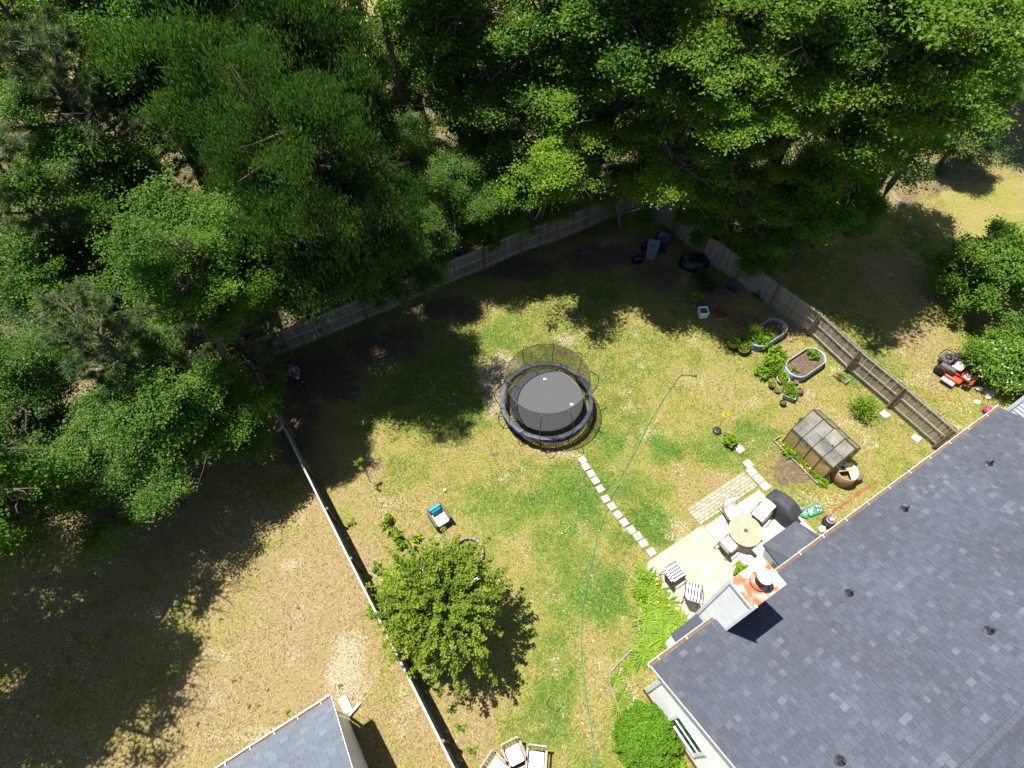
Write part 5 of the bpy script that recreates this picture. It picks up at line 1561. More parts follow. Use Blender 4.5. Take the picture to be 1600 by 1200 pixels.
def build_beds():
    # two galvanised stadium-shaped raised beds
    for px, py, L, W, lab in ((1199, 519, 2.45, 1.12, 'oval pale blue raised bed nearer the wood, full of leafy plants'), (1259, 566, 2.35, 1.15, 'oval pale blue raised bed nearer the house, mostly bare soil')):
        p = G(px, py, .42)
        t = thing('raised_bed', lab, 'raised bed', (p.x, p.y, 0), HA + R(2))
        H = .43; r = W / 2; n = 16
        base = [(L / 2 - r + r * math.cos(R(-90 + 180 * k / n)), r * math.sin(R(-90 + 180 * k / n))) for k in range(n + 1)] + [(-L / 2 + r + r * math.cos(R(90 + 180 * k / n)), r * math.sin(R(90 + 180 * k / n))) for k in range(n + 1)]
        N = len(base)
        b = B()
        zs = [0] + [H * (i + .5) / 12 for i in range(12)] + [H]
        vs_, fs_ = [], []
        for i, z in enumerate(zs):
            k = 1 + (.012 if i % 2 else -.004) / r
            vs_ += [(x * k, y * k, z) for x, y in base]
        for i in range(len(zs) - 1):
            for k in range(N):
                fs_.append((i * N + k, i * N + (k + 1) % N, (i + 1) * N + (k + 1) % N, (i + 1) * N + k))
        M0 = len(vs_)
        ki = 1 - .03 / r
        vs_ += [(x * ki, y * ki, H) for x, y in base] + [(x * ki, y * ki, .12) for x, y in base]
        T0 = (len(zs) - 1) * N
        for k in range(N):
            j = (k + 1) % N
            fs_ += [(T0 + k, T0 + j, M0 + j, M0 + k), (M0 + k, M0 + j, M0 + N + j, M0 + N + k)]
        b.add(vs_, fs_)
        b.o('shell', MT['galv'], t)
        B().tube([(x * (1 - .012 / r), y * (1 - .012 / r), H + .006) for x, y in base], .018, 6, True).o('rim', MT['galv'], t)
        sb = B(); g = 15
        pts = [(x * ki, y * ki) for x, y in base]
        vv = [(x, y, .25) for x, y in pts] + [(x * .6, y * .6, .29) for x, y in pts] + [(0, 0, .27)]
        ff = [(k, (k + 1) % N, N + (k + 1) % N, N + k) for k in range(N)] + [(N + k, N + (k + 1) % N, 2 * N) for k in range(N)]
        sb.add(vv, ff).jitter(.012).o('soil', MT['soil'], t)
    def pl(kind, px, py, z, s, lab, **kw):
        q = G(px, py, z + .2)
        plant(kind, (q.x, q.y, z), s, lab, **kw)
    pl('bush', 1178, 522, .27, .85, 'bushy bright green plant filling the left half of the upper raised bed')
    pl('leafy', 1192, 532, .27, 1.1, 'leafy plant at the front edge of the upper raised bed')
    pl('leafy', 1200, 522, .27, .9, 'leafy plant in the middle of the upper raised bed')
    pl('broadleaf', 1169, 534, .2, 1.0, 'broad leaved plant spilling over the lower left end of the upper raised bed')
    pl('fern', 1207, 515, .27, .7, 'small feathery plant in the shaded part of the upper raised bed')
    pl('broadleaf', 1270, 553, .28, .85, 'single rosette of leaves in the lower raised bed')
    pl('weed', 1243, 577, .28, 1.1, 'thin green plant at the left end of the lower raised bed')
    pl('broadleaf', 1216, 549, .3, 1.0, 'yellow green bush between the two raised beds, upper one')
    pl('broadleaf', 1206, 566, .3, 1.15, 'yellow green bush between the two raised beds, middle one')
    pl('bush', 1212, 574, .1, .8, 'dense green bush in front of the lower raised bed')
    pl('leafy', 1193, 580, .1, 1.1, 'round green plant left of the lower raised bed')
    pl('leafy', 1224, 556, .3, .8, 'leafy plant beside the left wall of the lower raised bed')
    q = G(1240, 570, .35)
    tag(B().lathe([(.06, 0), (.085, .10), (.08, .11), (.07, .105), (0, .09)], 14).o('plant_pot', MT['terracotta'], None, True, loc=(q.x, q.y, .27)), 'small reddish pot standing in the lower raised bed', 'pot')
    # half barrels and pots around the beds
    pot(1145, 538, .30, .34, MT['barrel_wood'], 'wooden tub left of the upper raised bed, leftmost of two', 'fern', 1.0, 'feathery green plant in the leftmost wooden tub')
    pot(1161, 546, .31, .34, MT['barrel_wood'], 'wooden tub right beside the lower end of the upper raised bed', 'leafy', .7, 'small leafy plant in the wooden tub by the upper bed')
    pot(1223, 593, .32, .24, MT['rim_white'], 'wide shallow pot with a white rim below the raised beds', 'low', 1.2, 'low yellow green plant in the white rimmed pot')
    pot(1206, 602, .19, .22, MT['black_plastic'], 'black pot at the left of the pot cluster below the beds', 'weed', 1.1, 'blue green seedling in the black pot, left of the cluster')
    pot(1214.5, 610, .16, .18, MT['terracotta'], 'small brown clay pot in the cluster below the beds')
    pot(1234, 616, .30, .34, MT['galv'], 'square grey planter at the front of the pot cluster', 'fern', .95, 'bright feathery plant in the square grey planter', square=True, rz=HA + R(30))
    pot(1223, 630, .16, .22, MT['black_plastic'], 'black pot at the front corner of the square grey planter', 'weed', .8, 'seedling in the black pot at the front of the cluster')
    pot(1249, 612, .17, .24, MT['black_plastic'], 'black pot at the right of the pot cluster')
    pot(1243, 598, .12, .2, MT['terracotta'], 'little brown pot squeezed against the lower raised bed')
    pl('fern', 1232, 602, .2, 1.0, 'bright green feathery plant behind the square grey planter')
    # the shaded pots along the right fence
    pot(1098.5, 488, .25, .46, MT['white_paint'], 'white square planter at the edge of the shade', square=True, rz=R(3))
    pot(1127.5, 488, .27, .30, MT['red_plastic'], 'red square crate planter beside the white planter', 'low', .95, 'green seedlings in the red crate planter', square=True, rz=R(4))
    pot(1088, 467, .18, .25, MT['black_plastic'], 'dark pot behind the white planter', 'leafy', 1.0, 'light leaved plant in the dark pot behind the white planter')
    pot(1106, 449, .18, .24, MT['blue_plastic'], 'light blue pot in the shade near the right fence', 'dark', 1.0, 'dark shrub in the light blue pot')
    pot(1140, 446, .2, .28, MT['blue_plastic'], 'dark blue pot against the right fence, upper of two')
    pot(1150, 452, .2, .28, MT['blue_plastic'], 'dark blue pot against the right fence, lower of two')
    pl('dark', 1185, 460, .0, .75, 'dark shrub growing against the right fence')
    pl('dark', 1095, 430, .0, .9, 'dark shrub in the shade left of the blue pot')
    # citrus pot with flag and other single plants
    pot(1140, 690, .17, .26, MT['black_plastic'], 'black pot holding the small citrus on the lawn', 'leafy', .95, 'small citrus with dark leaves in the black pot on the lawn')
    p = G(1120.5, 673, .06)
    t = thing('garden_flag', 'yellow pennant on a thin dark pole in the lawn', 'flag', (p.x, p.y, 0))
    B().tube([(0, 0, 0), (.0, .01, .8), (-.03, .0, 1.8)], .012, 5).o('pole', MT['black_metal'], t)
    fl = B(); cx = Vector((-.02, .0, 1.55)); rt = Vector((.85, -.25, 0)) * .2; up = Vector((.15, .45, .85)) * .2; nn = Vector((.0, .004, .003))
    q = [cx - rt, cx - up * .8, cx + rt * 1.1, cx + up * .9]
    fl.add([p_ + nn for p_ in q] + [p_ - nn for p_ in q], [(0, 1, 2, 3), (7, 6, 5, 4), (0, 4, 5, 1), (1, 5, 6, 2), (2, 6, 7, 3), (3, 7, 4, 0)])
    fl.o('pennant', MT['yellow'], t)
    tag(B().lathe([(.20, 0), (.21, .05), (.19, .12), (.1, .13), (.0, .12)], 16).o('flag_base', MT['black_plastic'], None, True, loc=(p.x, p.y, 0)), 'round black base pot under the yellow pennant', 'base')
    pl('bush', 1349, 637, .25, 1.0, 'small round bush with thin stems between greenhouse and right fence')
    # wooden troughs
    for px, py, L, ang, lab, pk in ((1314, 590, .72, R(-50), 'narrow wooden trough planter by the right fence', 'yellowish plants in the trough by the right fence'), (1253, 659, .62, HA, 'small wooden box planter at the back corner of the greenhouse', 'sparse seedlings in the box planter by the greenhouse')):
        p = G(px, py, .12)
        t = thing('trough_planter', lab, 'planter', (p.x, p.y, 0), ang)
        for s in (-1, 1):
            B().box((0, s * .14, .10), (L, .02, .20)).o('side_board', MT['wood_table'], t)
            B().box((s * (L / 2 - .012), 0, .10), (.02, .258, .198)).o('end_board', MT['wood_table'], t)
        B().box((0, 0, .08), (L - .05, .255, .15)).jitter(.004).o('soil', MT['soil'], t)
        plant('low', (p.x, p.y, .15), .8, pk)
    # flowers before the greenhouse
    rr = random.Random(3)
    for k in range(9):
        w = GH @ Vector((.05 + .27 * k, -.2 + rr.uniform(-.05, .05), 0))
        f = plant(rr.choice(['leafy', 'low', 'weed']), (w.x, w.y, 0), rr.uniform(.55, .95), ('first', 'second', 'third', 'fourth', 'fifth', 'sixth', 'seventh', 'eighth', 'ninth')[k] + (' plant, with yellow blossoms,' if k in (0, 2, 5, 6) else ' plant') + ' in the greenhouse strip counted from its lawn end', group='flower strip before the greenhouse')
        if k in (0, 2, 5, 6):
            link('blossom', YFL, f, scale=(.7, .7, .7))
    w = GH @ Vector((2.34 + .15, -.1, 0)); plant('leafy', (w.x, w.y, 0), .7, 'leafy weed at the lower corner of the greenhouse')
YFL = flower_mesh(5, 7, .25, .32, .09, MT['petal_yellow'])
MT['rim_white'] = M('rim_white', (.62, .60, .56), (.5, .48, .45), 6, .6)
build_beds()

# tan composter and what stands beside it
def build_composter():
    p = GH @ Vector((2.34 + .42, .75, 0))
    t = thing('compost_tub', 'tan plastic compost tub with a half open cream lid behind the greenhouse', 'compost bin', (p.x, p.y, 0), HA)
    B().lathe([(.42, 0), (.47, .05), (.50, .35), (.48, .72), (.44, .76), (.40, .74), (.38, .5), (0, .45)], 24).o('tub', MT['tan_plastic'], t, True)
    n = 14
    B().add([(0, 0, .80)] + [(.46 * math.cos(R(-120 + 180 * k / n)), .46 * math.sin(R(-120 + 180 * k / n)), .775) for k in range(n + 1)], [(0, k + 1, k + 2) for k in range(n)]).o('lid', MT['cream_plastic'], t)
    b = B().box((-.10, .22, .80), (.52, .34, .06), (0, 0, R(-25))); b.o('top_plate', MT['grey_wood'], t)
    B().box((-.13, .2, .835), (.2, .2, .02), (0, 0, R(-25))).o('opening', MT['black_plastic'], t)
    q = GH @ Vector((2.34 + .8, 1.25, 0))
    tag(B().rbox((0, 0, .2), (.42, .34, .4), .06).o('crate', MT['brown_wood'], None, loc=q, rot=(0, 0, HA)), 'dark brown box half hidden behind the compost tub', 'box')
    q = G(1333, 745, .1)
    tag(B().rbox((0, 0, .08), (.26, .2, .16), .05, puff=.03).o('jug', MT['white_cloth'], None, True, loc=(q.x, q.y, 0)), 'small white jug lying right of the compost tub', 'jug')
build_composter()

# ------------------------------------------------------------------ patio furniture
def build_patio():
    # round slatted table
    p = G(1165, 829, .74)
    t = thing('round_table', 'round slatted wooden table with a capped centre hole on the patio', 'table', (p.x, p.y, .035))
    r, n = .67, 13
    for k in range(n):
        x0 = -r + 2 * r * k / n; x1 = x0 + 2 * r / n - .012
        def yy(x):
            return math.sqrt(max(r * r - x * x, .0))
        m = 5
        poly = [(x0 + (x1 - x0) * i / m, -yy(x0 + (x1 - x0) * i / m)) for i in range(m + 1)] + [(x1 - (x1 - x0) * i / m, yy(x1 - (x1 - x0) * i / m)) for i in range(m + 1)]
        B().prism(poly, .69, .715).o('slat', MT['wood_table'], t, rot=(0, 0, R(-4)))
    rb = B(); n2 = 48
    rb.lathe([(r - .045, .665), (r + .018, .665), (r + .022, .70), (r + .005, .712), (r - .012, .712), (r - .045, .68)], n2, caps=False).o('rim', MT['wood_table'], t, True)
    for k in range(4):
        a = R(45 + 90 * k)
        B().box((.5 * math.cos(a), .5 * math.sin(a), .33), (.06, .06, .67), (0, 0, a)).o('leg', MT['brown_wood'], t)
    B().box((0, 0, .64), (1.0, .05, .05), (0, 0, R(45))).o('brace', MT['brown_wood'], t); B().box((0, 0, .635), (1.0, .05, .05), (0, 0, R(-45))).o('brace', MT['brown_wood'], t)
    B().lathe([(.075, .715), (.085, .74), (.07, .77), (.045, .775), (.04, .80), (0, .805)], 16).o('centre_cap', MT['brown_wood'], t, True)
    tp = p
    # cushioned armchairs around it
    def armchair(px, py, label):
        q = G(px, py, .45)
        d = Vector((tp.x - q.x, tp.y - q.y))
        rz = math.atan2(d.y, d.x)
        c = thing('patio_armchair', label, 'armchair', (q.x, q.y, .035), rz, 'armchairs around the round table')
        B().rbox((.02, 0, .42), (.56, .54, .12), .05, puff=.02).o('seat_cushion', MT['white_cloth'], c, True)
        B().rbox((-.29, 0, .70), (.13, .54, .58), .05, (0, R(-14), 0)).o('back_cushion', MT['white_cloth'], c, True)
        for s in (-1, 1):
            B().tube([(.28, s * .32, 0), (.29, s * .32, .40), (.26, s * .32, .60), (.0, s * .325, .63), (-.30, s * .31, .60), (-.36, s * .30, .35), (-.40, s * .30, 0)], .016, 6).o('arm', MT['pale_metal'], c, True)
            B().tube([(-.30, s * .28, .36), (-.36, s * .28, .75), (-.42, s * .26, .98)], .016, 6).o('back_post', MT['pale_metal'], c, True)
        B().tube([(-.42, -.26, .98), (-.44, 0, 1.02), (-.42, .26, .98)], .016, 6).o('top_rail', MT['pale_metal'], c, True)
        B().box((.0, 0, .34), (.60, .60, .03)).o('seat_frame', MT['pale_metal'], c)
    armchair(1143, 800, 'white cushioned armchair at the round table, on the paver side')
    armchair(1138, 852, 'white cushioned armchair at the round table, nearest the striped chairs')
    armchair(1190, 861, 'white cushioned armchair at the round table, on the house side')
    armchair(1189, 802, 'white cushioned armchair at the round table, nearest the covered grill')
    # covered grill
    g = G(1222, 792, .6)
    t = thing('covered_grill', 'grill under a dark grey fitted cover at the edge of the patio', 'grill', (g.x, g.y, .035), R(-52))
    nb = 28; rows = []
    for zi, (z, kx, ky) in enumerate(((0.06, .74, .40), (.25, .73, .39), (.55, .70, .37), (.78, .72, .38), (.88, .66, .36), (1.02, .42, .34), (1.14, .34, .28), (1.18, .20, .16))):
        rw = []
        for k in range(nb):
            a = 2 * math.pi * k / nb
            c_, s_ = math.cos(a), math.sin(a)
            x = kx * math.copysign(abs(c_) ** .32, c_); y = ky * math.copysign(abs(s_) ** .32, s_)
            w = .04 * math.sin(k * 2.6 + zi * .5) * (1.2 - z * .7) + .02 * math.sin(k * 1.1 + zi * 1.7)
            rw.append((x * (1 + w), y * (1 + w * 1.4), z + .015 * math.sin(k * 1.3 + zi)))
        rows.append(rw)
    vs_ = [q for rw in rows for q in rw] + [(0, 0, 1.17)]
    fs_ = [(i * nb + k, i * nb + (k + 1) % nb, (i + 1) * nb + (k + 1) % nb, (i + 1) * nb + k) for i in range(len(rows) - 1) for k in range(nb)] + [((len(rows) - 1) * nb + k, (len(rows) - 1) * nb + (k + 1) % nb, len(vs_) - 1) for k in range(nb)]
    B().add(vs_, fs_).o('cover', MT['grill_cover'], t, True)
    for x in (-.5, .5):
        B().cyl((x, .3, .05), (x, .36, .05), .07, .07, 12).o('wheel', MT['tyre'], t)
    # mat
    # soil bags
    for k, (px, py, ang, w, lab) in enumerate(((1272, 797, HA - R(12), .72, 'green and white garden bag lying beyond the covered grill'), (1255, 800, HA + R(35), .5, 'second green bag half under the first, touching the grill'))):
        q = G(px, py, .05)
        t = thing('soil_bag', lab, 'bag', (q.x, q.y, .0 if k == 0 else .0), ang)
        B().rbox((0, 0, .06), (w, .44, .10), .06, puff=.035).jitter(.006, k).o('sack', MT['bag_green'], t, True)
        B().rbox((.02, 0, .118), (w * .72, .32, .02), .03, puff=.022).jitter(.004, k).o('printed_panel', MT['bag_print'], t, True)
    q = G(1296, 814, .3)
    t = thing('black_jar', 'round black jar with a pale lid beside the house gutter', 'jar', (q.x, q.y, 0))
    B().lathe([(.18, 0), (.24, .12), (.25, .3), (.2, .42), (.16, .44)], 20).o('body', MT['black_plastic'], t, True)
    B().lathe([(.19, .43), (.20, .46), (.13, .47), (.12, .45)], 20).o('rim', MT['grey_metal'], t, True)
    B().lathe([(.08, .46), (.085, .52), (.05, .55), (0, .555)], 14).o('lid', MT['cream_plastic'], t, True)
    q = G(1284, 827, .12)
    t = thing('watering_can', 'white watering can with a teal spout behind the black jar', 'watering can', (q.x, q.y, 0), HA)
    B().lathe([(.13, 0), (.14, .2), (.11, .24), (.06, .245)], 16).o('body', MT['white_paint'], t, True)
    B().tube([(.12, 0, .05), (.22, 0, .16), (.32, 0, .25)], [.03, .022, .035], 8).o('spout', MT['teal_cloth'], t)
    B().tube([(-.12, 0, .2), (-.2, 0, .2), (-.2, 0, .08), (-.13, 0, .05)], .012, 6).o('handle', MT['teal_cloth'], t)
    # blue pot with plant by the chimney
    pot(1158, 893, .19, .32, MT['blue_glaze'], 'glazed dark blue pot beside the chimney', 'leafy', .95, 'leafy green plant in the dark blue pot', z=.035)
    # two striped chairs
    def striped(px, py, rz, label):
        q = G(px, py, .42)
        c = thing('striped_chair', label, 'chair', (q.x, q.y, .035), rz, 'striped chairs on the patio')
        n = 9; w = .54
        sc, bk = B(), B()
        for i in range(n):
            y0 = -w / 2 + w * i / n; y1 = y0 + w / n
            m = 1 if i % 2 else 0
            y0c, y1c = y0, y1
            sc.box((.04, (y0c + y1c) / 2, .435), (.60, y1c - y0c, .09), mi=m)
            bk.box((-.36, (y0c + y1c) / 2, .74), (.09, y1c - y0c, .62), (0, R(-20), 0), mi=m)
        sc.o('seat_cushion', [MT['white_cloth'], MT['navy_cloth']], c); bk.o('back_cushion', [MT['white_cloth'], MT['navy_cloth']], c)
        B().box((-.43, 0, .72), (.02, .56, .66), (0, R(-20), 0)).o('back_sling', MT['dark_sling'], c)
        B().box((.04, 0, .375), (.62, .56, .025)).o('seat_sling', MT['dark_sling'], c)
        for s in (-1, 1):
            B().tube([(.36, s * .32, 0), (.36, s * .32, .42), (.30, s * .33, .60), (-.28, s * .33, .62), (-.36, s * .31, .5)], .017, 6).o('arm', MT['black_metal'], c, True)
            B().tube([(-.20, s * .3, .36), (-.46, s * .3, 0)], .017, 6).o('leg', MT['black_metal'], c)
            B().tube([(-.22, s * .29, .34), (-.54, s * .29, 1.06)], .017, 6).o('back_post', MT['black_metal'], c)
        B().tube([(-.54, -.29, 1.06), (-.54, .29, 1.06)], .017, 6).o('top_rail', MT['pale_metal'], c)
    striped(1053, 896, R(28), 'blue and white striped chair nearer the lawn')
    striped(1082, 926, R(72), 'blue and white striped chair nearer the chimney')
MT['pale_metal'] = M('pale_metal', (.30, .26, .22), (.22, .19, .16), 8, .5)
MT['blue_glaze'] = M('blue_glaze', (.03, .06, .20), (.05, .09, .26), 6, .25, spec=.6)
build_patio()

# ------------------------------------------------------------------ seating by the fire ring, wooden chairs at the bottom
def build_seats():
    def wicker(px, py, rz, label):
        q = G(px, py, .45)
        c = thing('wicker_armchair', label, 'armchair', (q.x, q.y, 0), rz, 'wicker armchairs around the fire ring')
        for s in (-1, 1):
            B().rbox((.0, s * .335, .31), (.88, .11, .60), .04).o('arm', MT['wicker'], c, True)
        B().rbox((-.39, 0, .36), (.13, .60, .70), .04).o('back', MT['wicker'], c, True)
        B().rbox((.03, 0, .18), (.80, .56, .32), .03).o('base', MT['wicker'], c, True)
        B().rbox((.10, 0, .405), (.66, .54, .13), .05, puff=.02).o('seat_cushion', MT['white_cloth'], c, True)
        B().rbox((-.27, 0, .60), (.13, .54, .42), .05, (0, R(-12), 0)).o('back_cushion', MT['teal_cloth'], c, True)
        B().rbox((-.13, .0, .60), (.13, .46, .34), .05, (0, R(-22), 0)).o('throw_pillow', MT['deep_teal'], c, True)
    wicker(686, 806, R(-57), 'wicker armchair with white seat and teal pillow in the open lawn')
    wicker(652, 893, R(-22), 'wicker armchair with teal pillow half under the yard tree, on its left')
    wicker(747, 911, R(152), 'wicker armchair with teal pillow under the right side of the yard tree')
    q = G(731, 864, .1)
    t = thing('fire_ring', 'low ring of brown stone blocks in the grass beside the yard tree', 'fire ring', (q.x, q.y, 0))
    for k in range(22):
        a = 2 * math.pi * k / 22
        B().box((0, 0, .10), (.165, .11, .20), taper=.92).jitter(.006, k).o('block', MT['block_stone'], t, loc=(.63 * math.cos(a), .63 * math.sin(a), 0), rot=(0, 0, a + math.pi / 2))
    def wooden(px, py, rz, label):
        q = G(px, py, .42)
        c = thing('wooden_armchair', label, 'armchair', (q.x, q.y, 0), rz, 'wooden armchairs at the bottom edge')
        B().rbox((.02, 0, .42), (.56, .52, .10), .04, puff=.015).o('seat_cushion', MT['white_cloth'], c, True)
        for k in range(5):
            B().box((-.36, -.23 + .115 * k, .66), (.022, .05, .52), (0, R(-12), 0)).o('back_slat', MT['grey_wood'], c)
        B().box((-.42, 0, .92), (.05, .64, .07), (0, R(-12), 0)).o('top_rail', MT['grey_wood'], c)
        for s in (-1, 1):
            B().box((.0, s * .335, .62), (.74, .07, .03)).o('arm', MT['grey_wood'], c)
            B().box((.31, s * .32, .30), (.05, .05, .61)).o('leg', MT['grey_wood'], c)
            B().box((-.33, s * .31, .46), (.05, .05, .93), (0, R(-8), 0)).o('leg', MT['grey_wood'], c)
            B().box((0, s * .30, .35), (.66, .03, .07)).o('seat_rail', MT['grey_wood'], c)
    wooden(804, 1179, R(-68), 'wooden armchair with white cushion at the bottom edge, middle of three')
    wooden(838, 1188, R(-98), 'wooden armchair with white cushion at the bottom edge, rightmost of three')
    wooden(776, 1200, R(-40), 'wooden armchair with white cushion at the bottom edge, leftmost of three')
    q = G(818, 1214, .4)
    t = thing('slatted_table', 'low slatted wooden table between the bottom wooden armchairs', 'table', (q.x, q.y, 0), R(-70))
    for k in range(7):
        B().box((-.28 + .095 * k, 0, .42), (.05, .56, .022)).o('slat', MT['grey_wood'], t)
    for s in (-1, 1):
        B().box((0, s * .29, .415), (.66, .035, .05)).o('rail', MT['grey_wood'], t)
        for x in (-.29, .29):
            B().box((x, s * .27, .2), (.045, .045, .39)).o('leg', MT['grey_wood'], t)
build_seats()

# ------------------------------------------------------------------ mower
def build_mower():
    c = G(1494, 577, .4)
    t = thing('riding_mower', 'red and black zero turn riding mower parked on the right lawn', 'mower', (c.x, c.y, 0), R(-52))
    def wheel(x, y, r, w, name='rear_wheel'):
        s = 1 if y > 0 else -1
        o = B().lathe([(r * .55, -w / 2), (r * .9, -w / 2), (r, -w / 3), (r, w / 3), (r * .9, w / 2), (r * .55, w / 2)], 22).o(name, MT['tyre'], t, True, loc=(x, y, r), rot=(R(90), 0, 0))
        B().lathe([(0, -w * .35), (r * .5, -w * .38), (r * .57, -w * .2), (r * .57, w * .2), (r * .5, w * .38), (0, w * .35)], 16).o('rim', MT['black_metal'], o, True)
    wheel(-.48, .50, .28, .26); wheel(-.48, -.50, .28, .26)
    wheel(.82, .42, .14, .12, 'caster_wheel'); wheel(.82, -.42, .14, .12, 'caster_wheel')
    B().rbox((.10, 0, .24), (.95, 1.20, .16), .10).o('deck', MT['mower_red'], t, True)
    B().box((.10, -.78, .20), (.62, .36, .04), (R(-10), 0, 0)).o('discharge_chute', MT['rubber_grey'], t)
    fr = B()
    for s in (-1, 1):
        fr.box((.42, s * .26, .40), (1.1, .07, .08)); fr.box((.88, s * .42, .34), (.08, .08, .22))
    fr.box((.90, 0, .42), (.09, .92, .09)); fr.box((.35, 0, .40), (.08, .56, .07)); fr.box((.62, 0, .37), (.40, .50, .03))
    fr.o('frame', MT['mower_red'], t)
    B().rbox((.60, 0, .405), (.34, .40, .03), .03).o('foot_plate', MT['rubber_grey'], t, True)
    B().rbox((-.62, 0, .58), (.55, .62, .34), .10, puff=.03).o('engine', MT['mower_grey'], t, True)
    B().lathe([(.16, 0), (.16, .07), (.08, .1), (0, .1)], 18, (-.62, 0, .77)).o('engine_cap', MT['black_plastic'], t, True)
    for s in (-1, 1):
        b = B().rbox((-.30, s * .42, .56), (.72, .26, .26), .08, puff=.03); fe = b.o('fender', MT['mower_grey'], t, True)
        B().rbox((-.42, s * .555, .58), (.44, .02, .10), .008).o('decal', MT['mower_red'], fe, True)
        B().tube([(.12, s * .34, .55), (.16, s * .36, .95), (.14, s * .12, 1.02)], .018, 6).o('steering_lever', MT['black_metal'], t, True)
        B().tube([(-.28, s * .34, .60), (-.55, s * .36, .90), (-.95, s * .36, .78)], .025, 6).o('roll_bar_side', MT['black_metal'], t, True)
    B().tube([(-.95, -.36, .78), (-.99, 0, .79), (-.95, .36, .78)], .025, 6).o('roll_bar', MT['black_metal'], t, True)
    B().rbox((-.04, 0, .66), (.50, .50, .12), .08, puff=.02).o('seat', MT['white_cloth'], t, True)
    B().rbox((-.30, 0, .90), (.13, .48, .44), .06, (0, R(-15), 0)).o('seat_back', MT['black_plastic'], t, True)
build_mower()

# ------------------------------------------------------------------ bins, sheets, mound in the fence corner
def build_corner():
    def bin_(px, py, rz, mat, label, tilt=(0, 0), z=.5):
        q = G(px, py, z)
        t = thing('wheeled_bin', label, 'bin', (q.x, q.y, 0), rz)
        b = B(); w0, w1, h_ = .25, .31, .98
        b.add([(-w0, -w0, .04), (w0, -w0, .04), (w0, w0, .04), (-w0, w0, .04), (-w1, -w1 - .03, h_), (w1, -w1 - .03, h_), (w1, w1, h_), (-w1, w1, h_)], [(3, 2, 1, 0), (0, 1, 5, 4), (1, 2, 6, 5), (2, 3, 7, 6), (3, 0, 4, 7), (4, 5, 6, 7)])
        b.o('body', mat, t)
        B().rbox((0, -.02, 1.01), (.68, .72, .07), .05, puff=.05).o('lid', mat, t, True)
        B().cyl((-.24, .36, 1.0), (.24, .36, 1.0), .02, .02, 8).o('handle', mat, t)
        for s in (-1, 1):
            B().cyl((s * .25, .27, .11), (s * .30, .27, .11), .11, .11, 14).o('wheel', MT['tyre'], t)
    bin_(1036, 380, R(150), MT['bin_blue'], 'dark blue wheeled bin in the fence corner')
    bin_(1019, 392, R(160), MT['bin_grey'], 'grey blue wheeled bin left of the dark blue one')
    q = G(996, 402, .3)
    t = thing('garbage_bag', 'glossy black garbage bag in front of the wheeled bins', 'bag', (q.x, q.y, 0))
    B().rbox((0, 0, .24), (.62, .55, .46), .16, puff=.10).jitter(.03, 3).o('sack', MT['bag_black'], t, True)
    B().cyl((0, 0, .5), (.03, .02, .68), .05, .10, 8).jitter(.012, 2).o('knot', MT['bag_black'], t)
    q = G(1010, 380, .4)
    t = thing('garbage_bag', 'black garbage bag squeezed behind the grey blue bin', 'bag', (q.x, q.y, 0))
    B().rbox((0, 0, .22), (.58, .50, .42), .15, puff=.10).jitter(.03, 6).o('sack', MT['bag_black'], t, True)
    B().cyl((0, 0, .46), (.03, .02, .62), .05, .09, 8).jitter(.012, 2).o('knot', MT['bag_black'], t)
    # grey sheets leaning in the corner
    for px, py, z, s, rot, lab in ((967, 338, .8, (.75, .03, 1.6), (R(-16), 0, R(75)), 'tall grey board leaning on the back fence near the corner'), (1026, 335, 1.0, (1.5, .03, 1.1), (R(-18), R(4), R(22)), 'wide grey panel leaning in the fence corner behind the bins')):
        q = G(px, py, z)
        o = B().box((0, 0, 0), s).box((0, -.02, s[2] * .25), (s[0], .03, .06)).box((0, -.02, -s[2] * .25), (s[0], .03, .06)).o('leaning_panel', MT['sheet_grey'], None, loc=(q.x, q.y, z), rot=rot)
        tag(o, lab, 'panel')
    q = G(1086, 405, .35)
    b = B(); n = 20
    prof = [(.95, 0), (.88, .2), (.72, .42), (.45, .58), (.0, .64)]
    b.lathe(prof, n).jitter(.05, 5)
    o = b.o('covered_mound', MT['bag_black'], None, True, loc=(q.x, q.y, -.03))
    o.scale = (1.0, .75, 1)
    tag(o, 'low mound under black sheeting beside the right fence', 'mound')
MT['bag_black'] = M('bag_black', (.008, .008, .009), (.014, .014, .016), 6, .4, .4, 14, spec=.4)
build_corner()

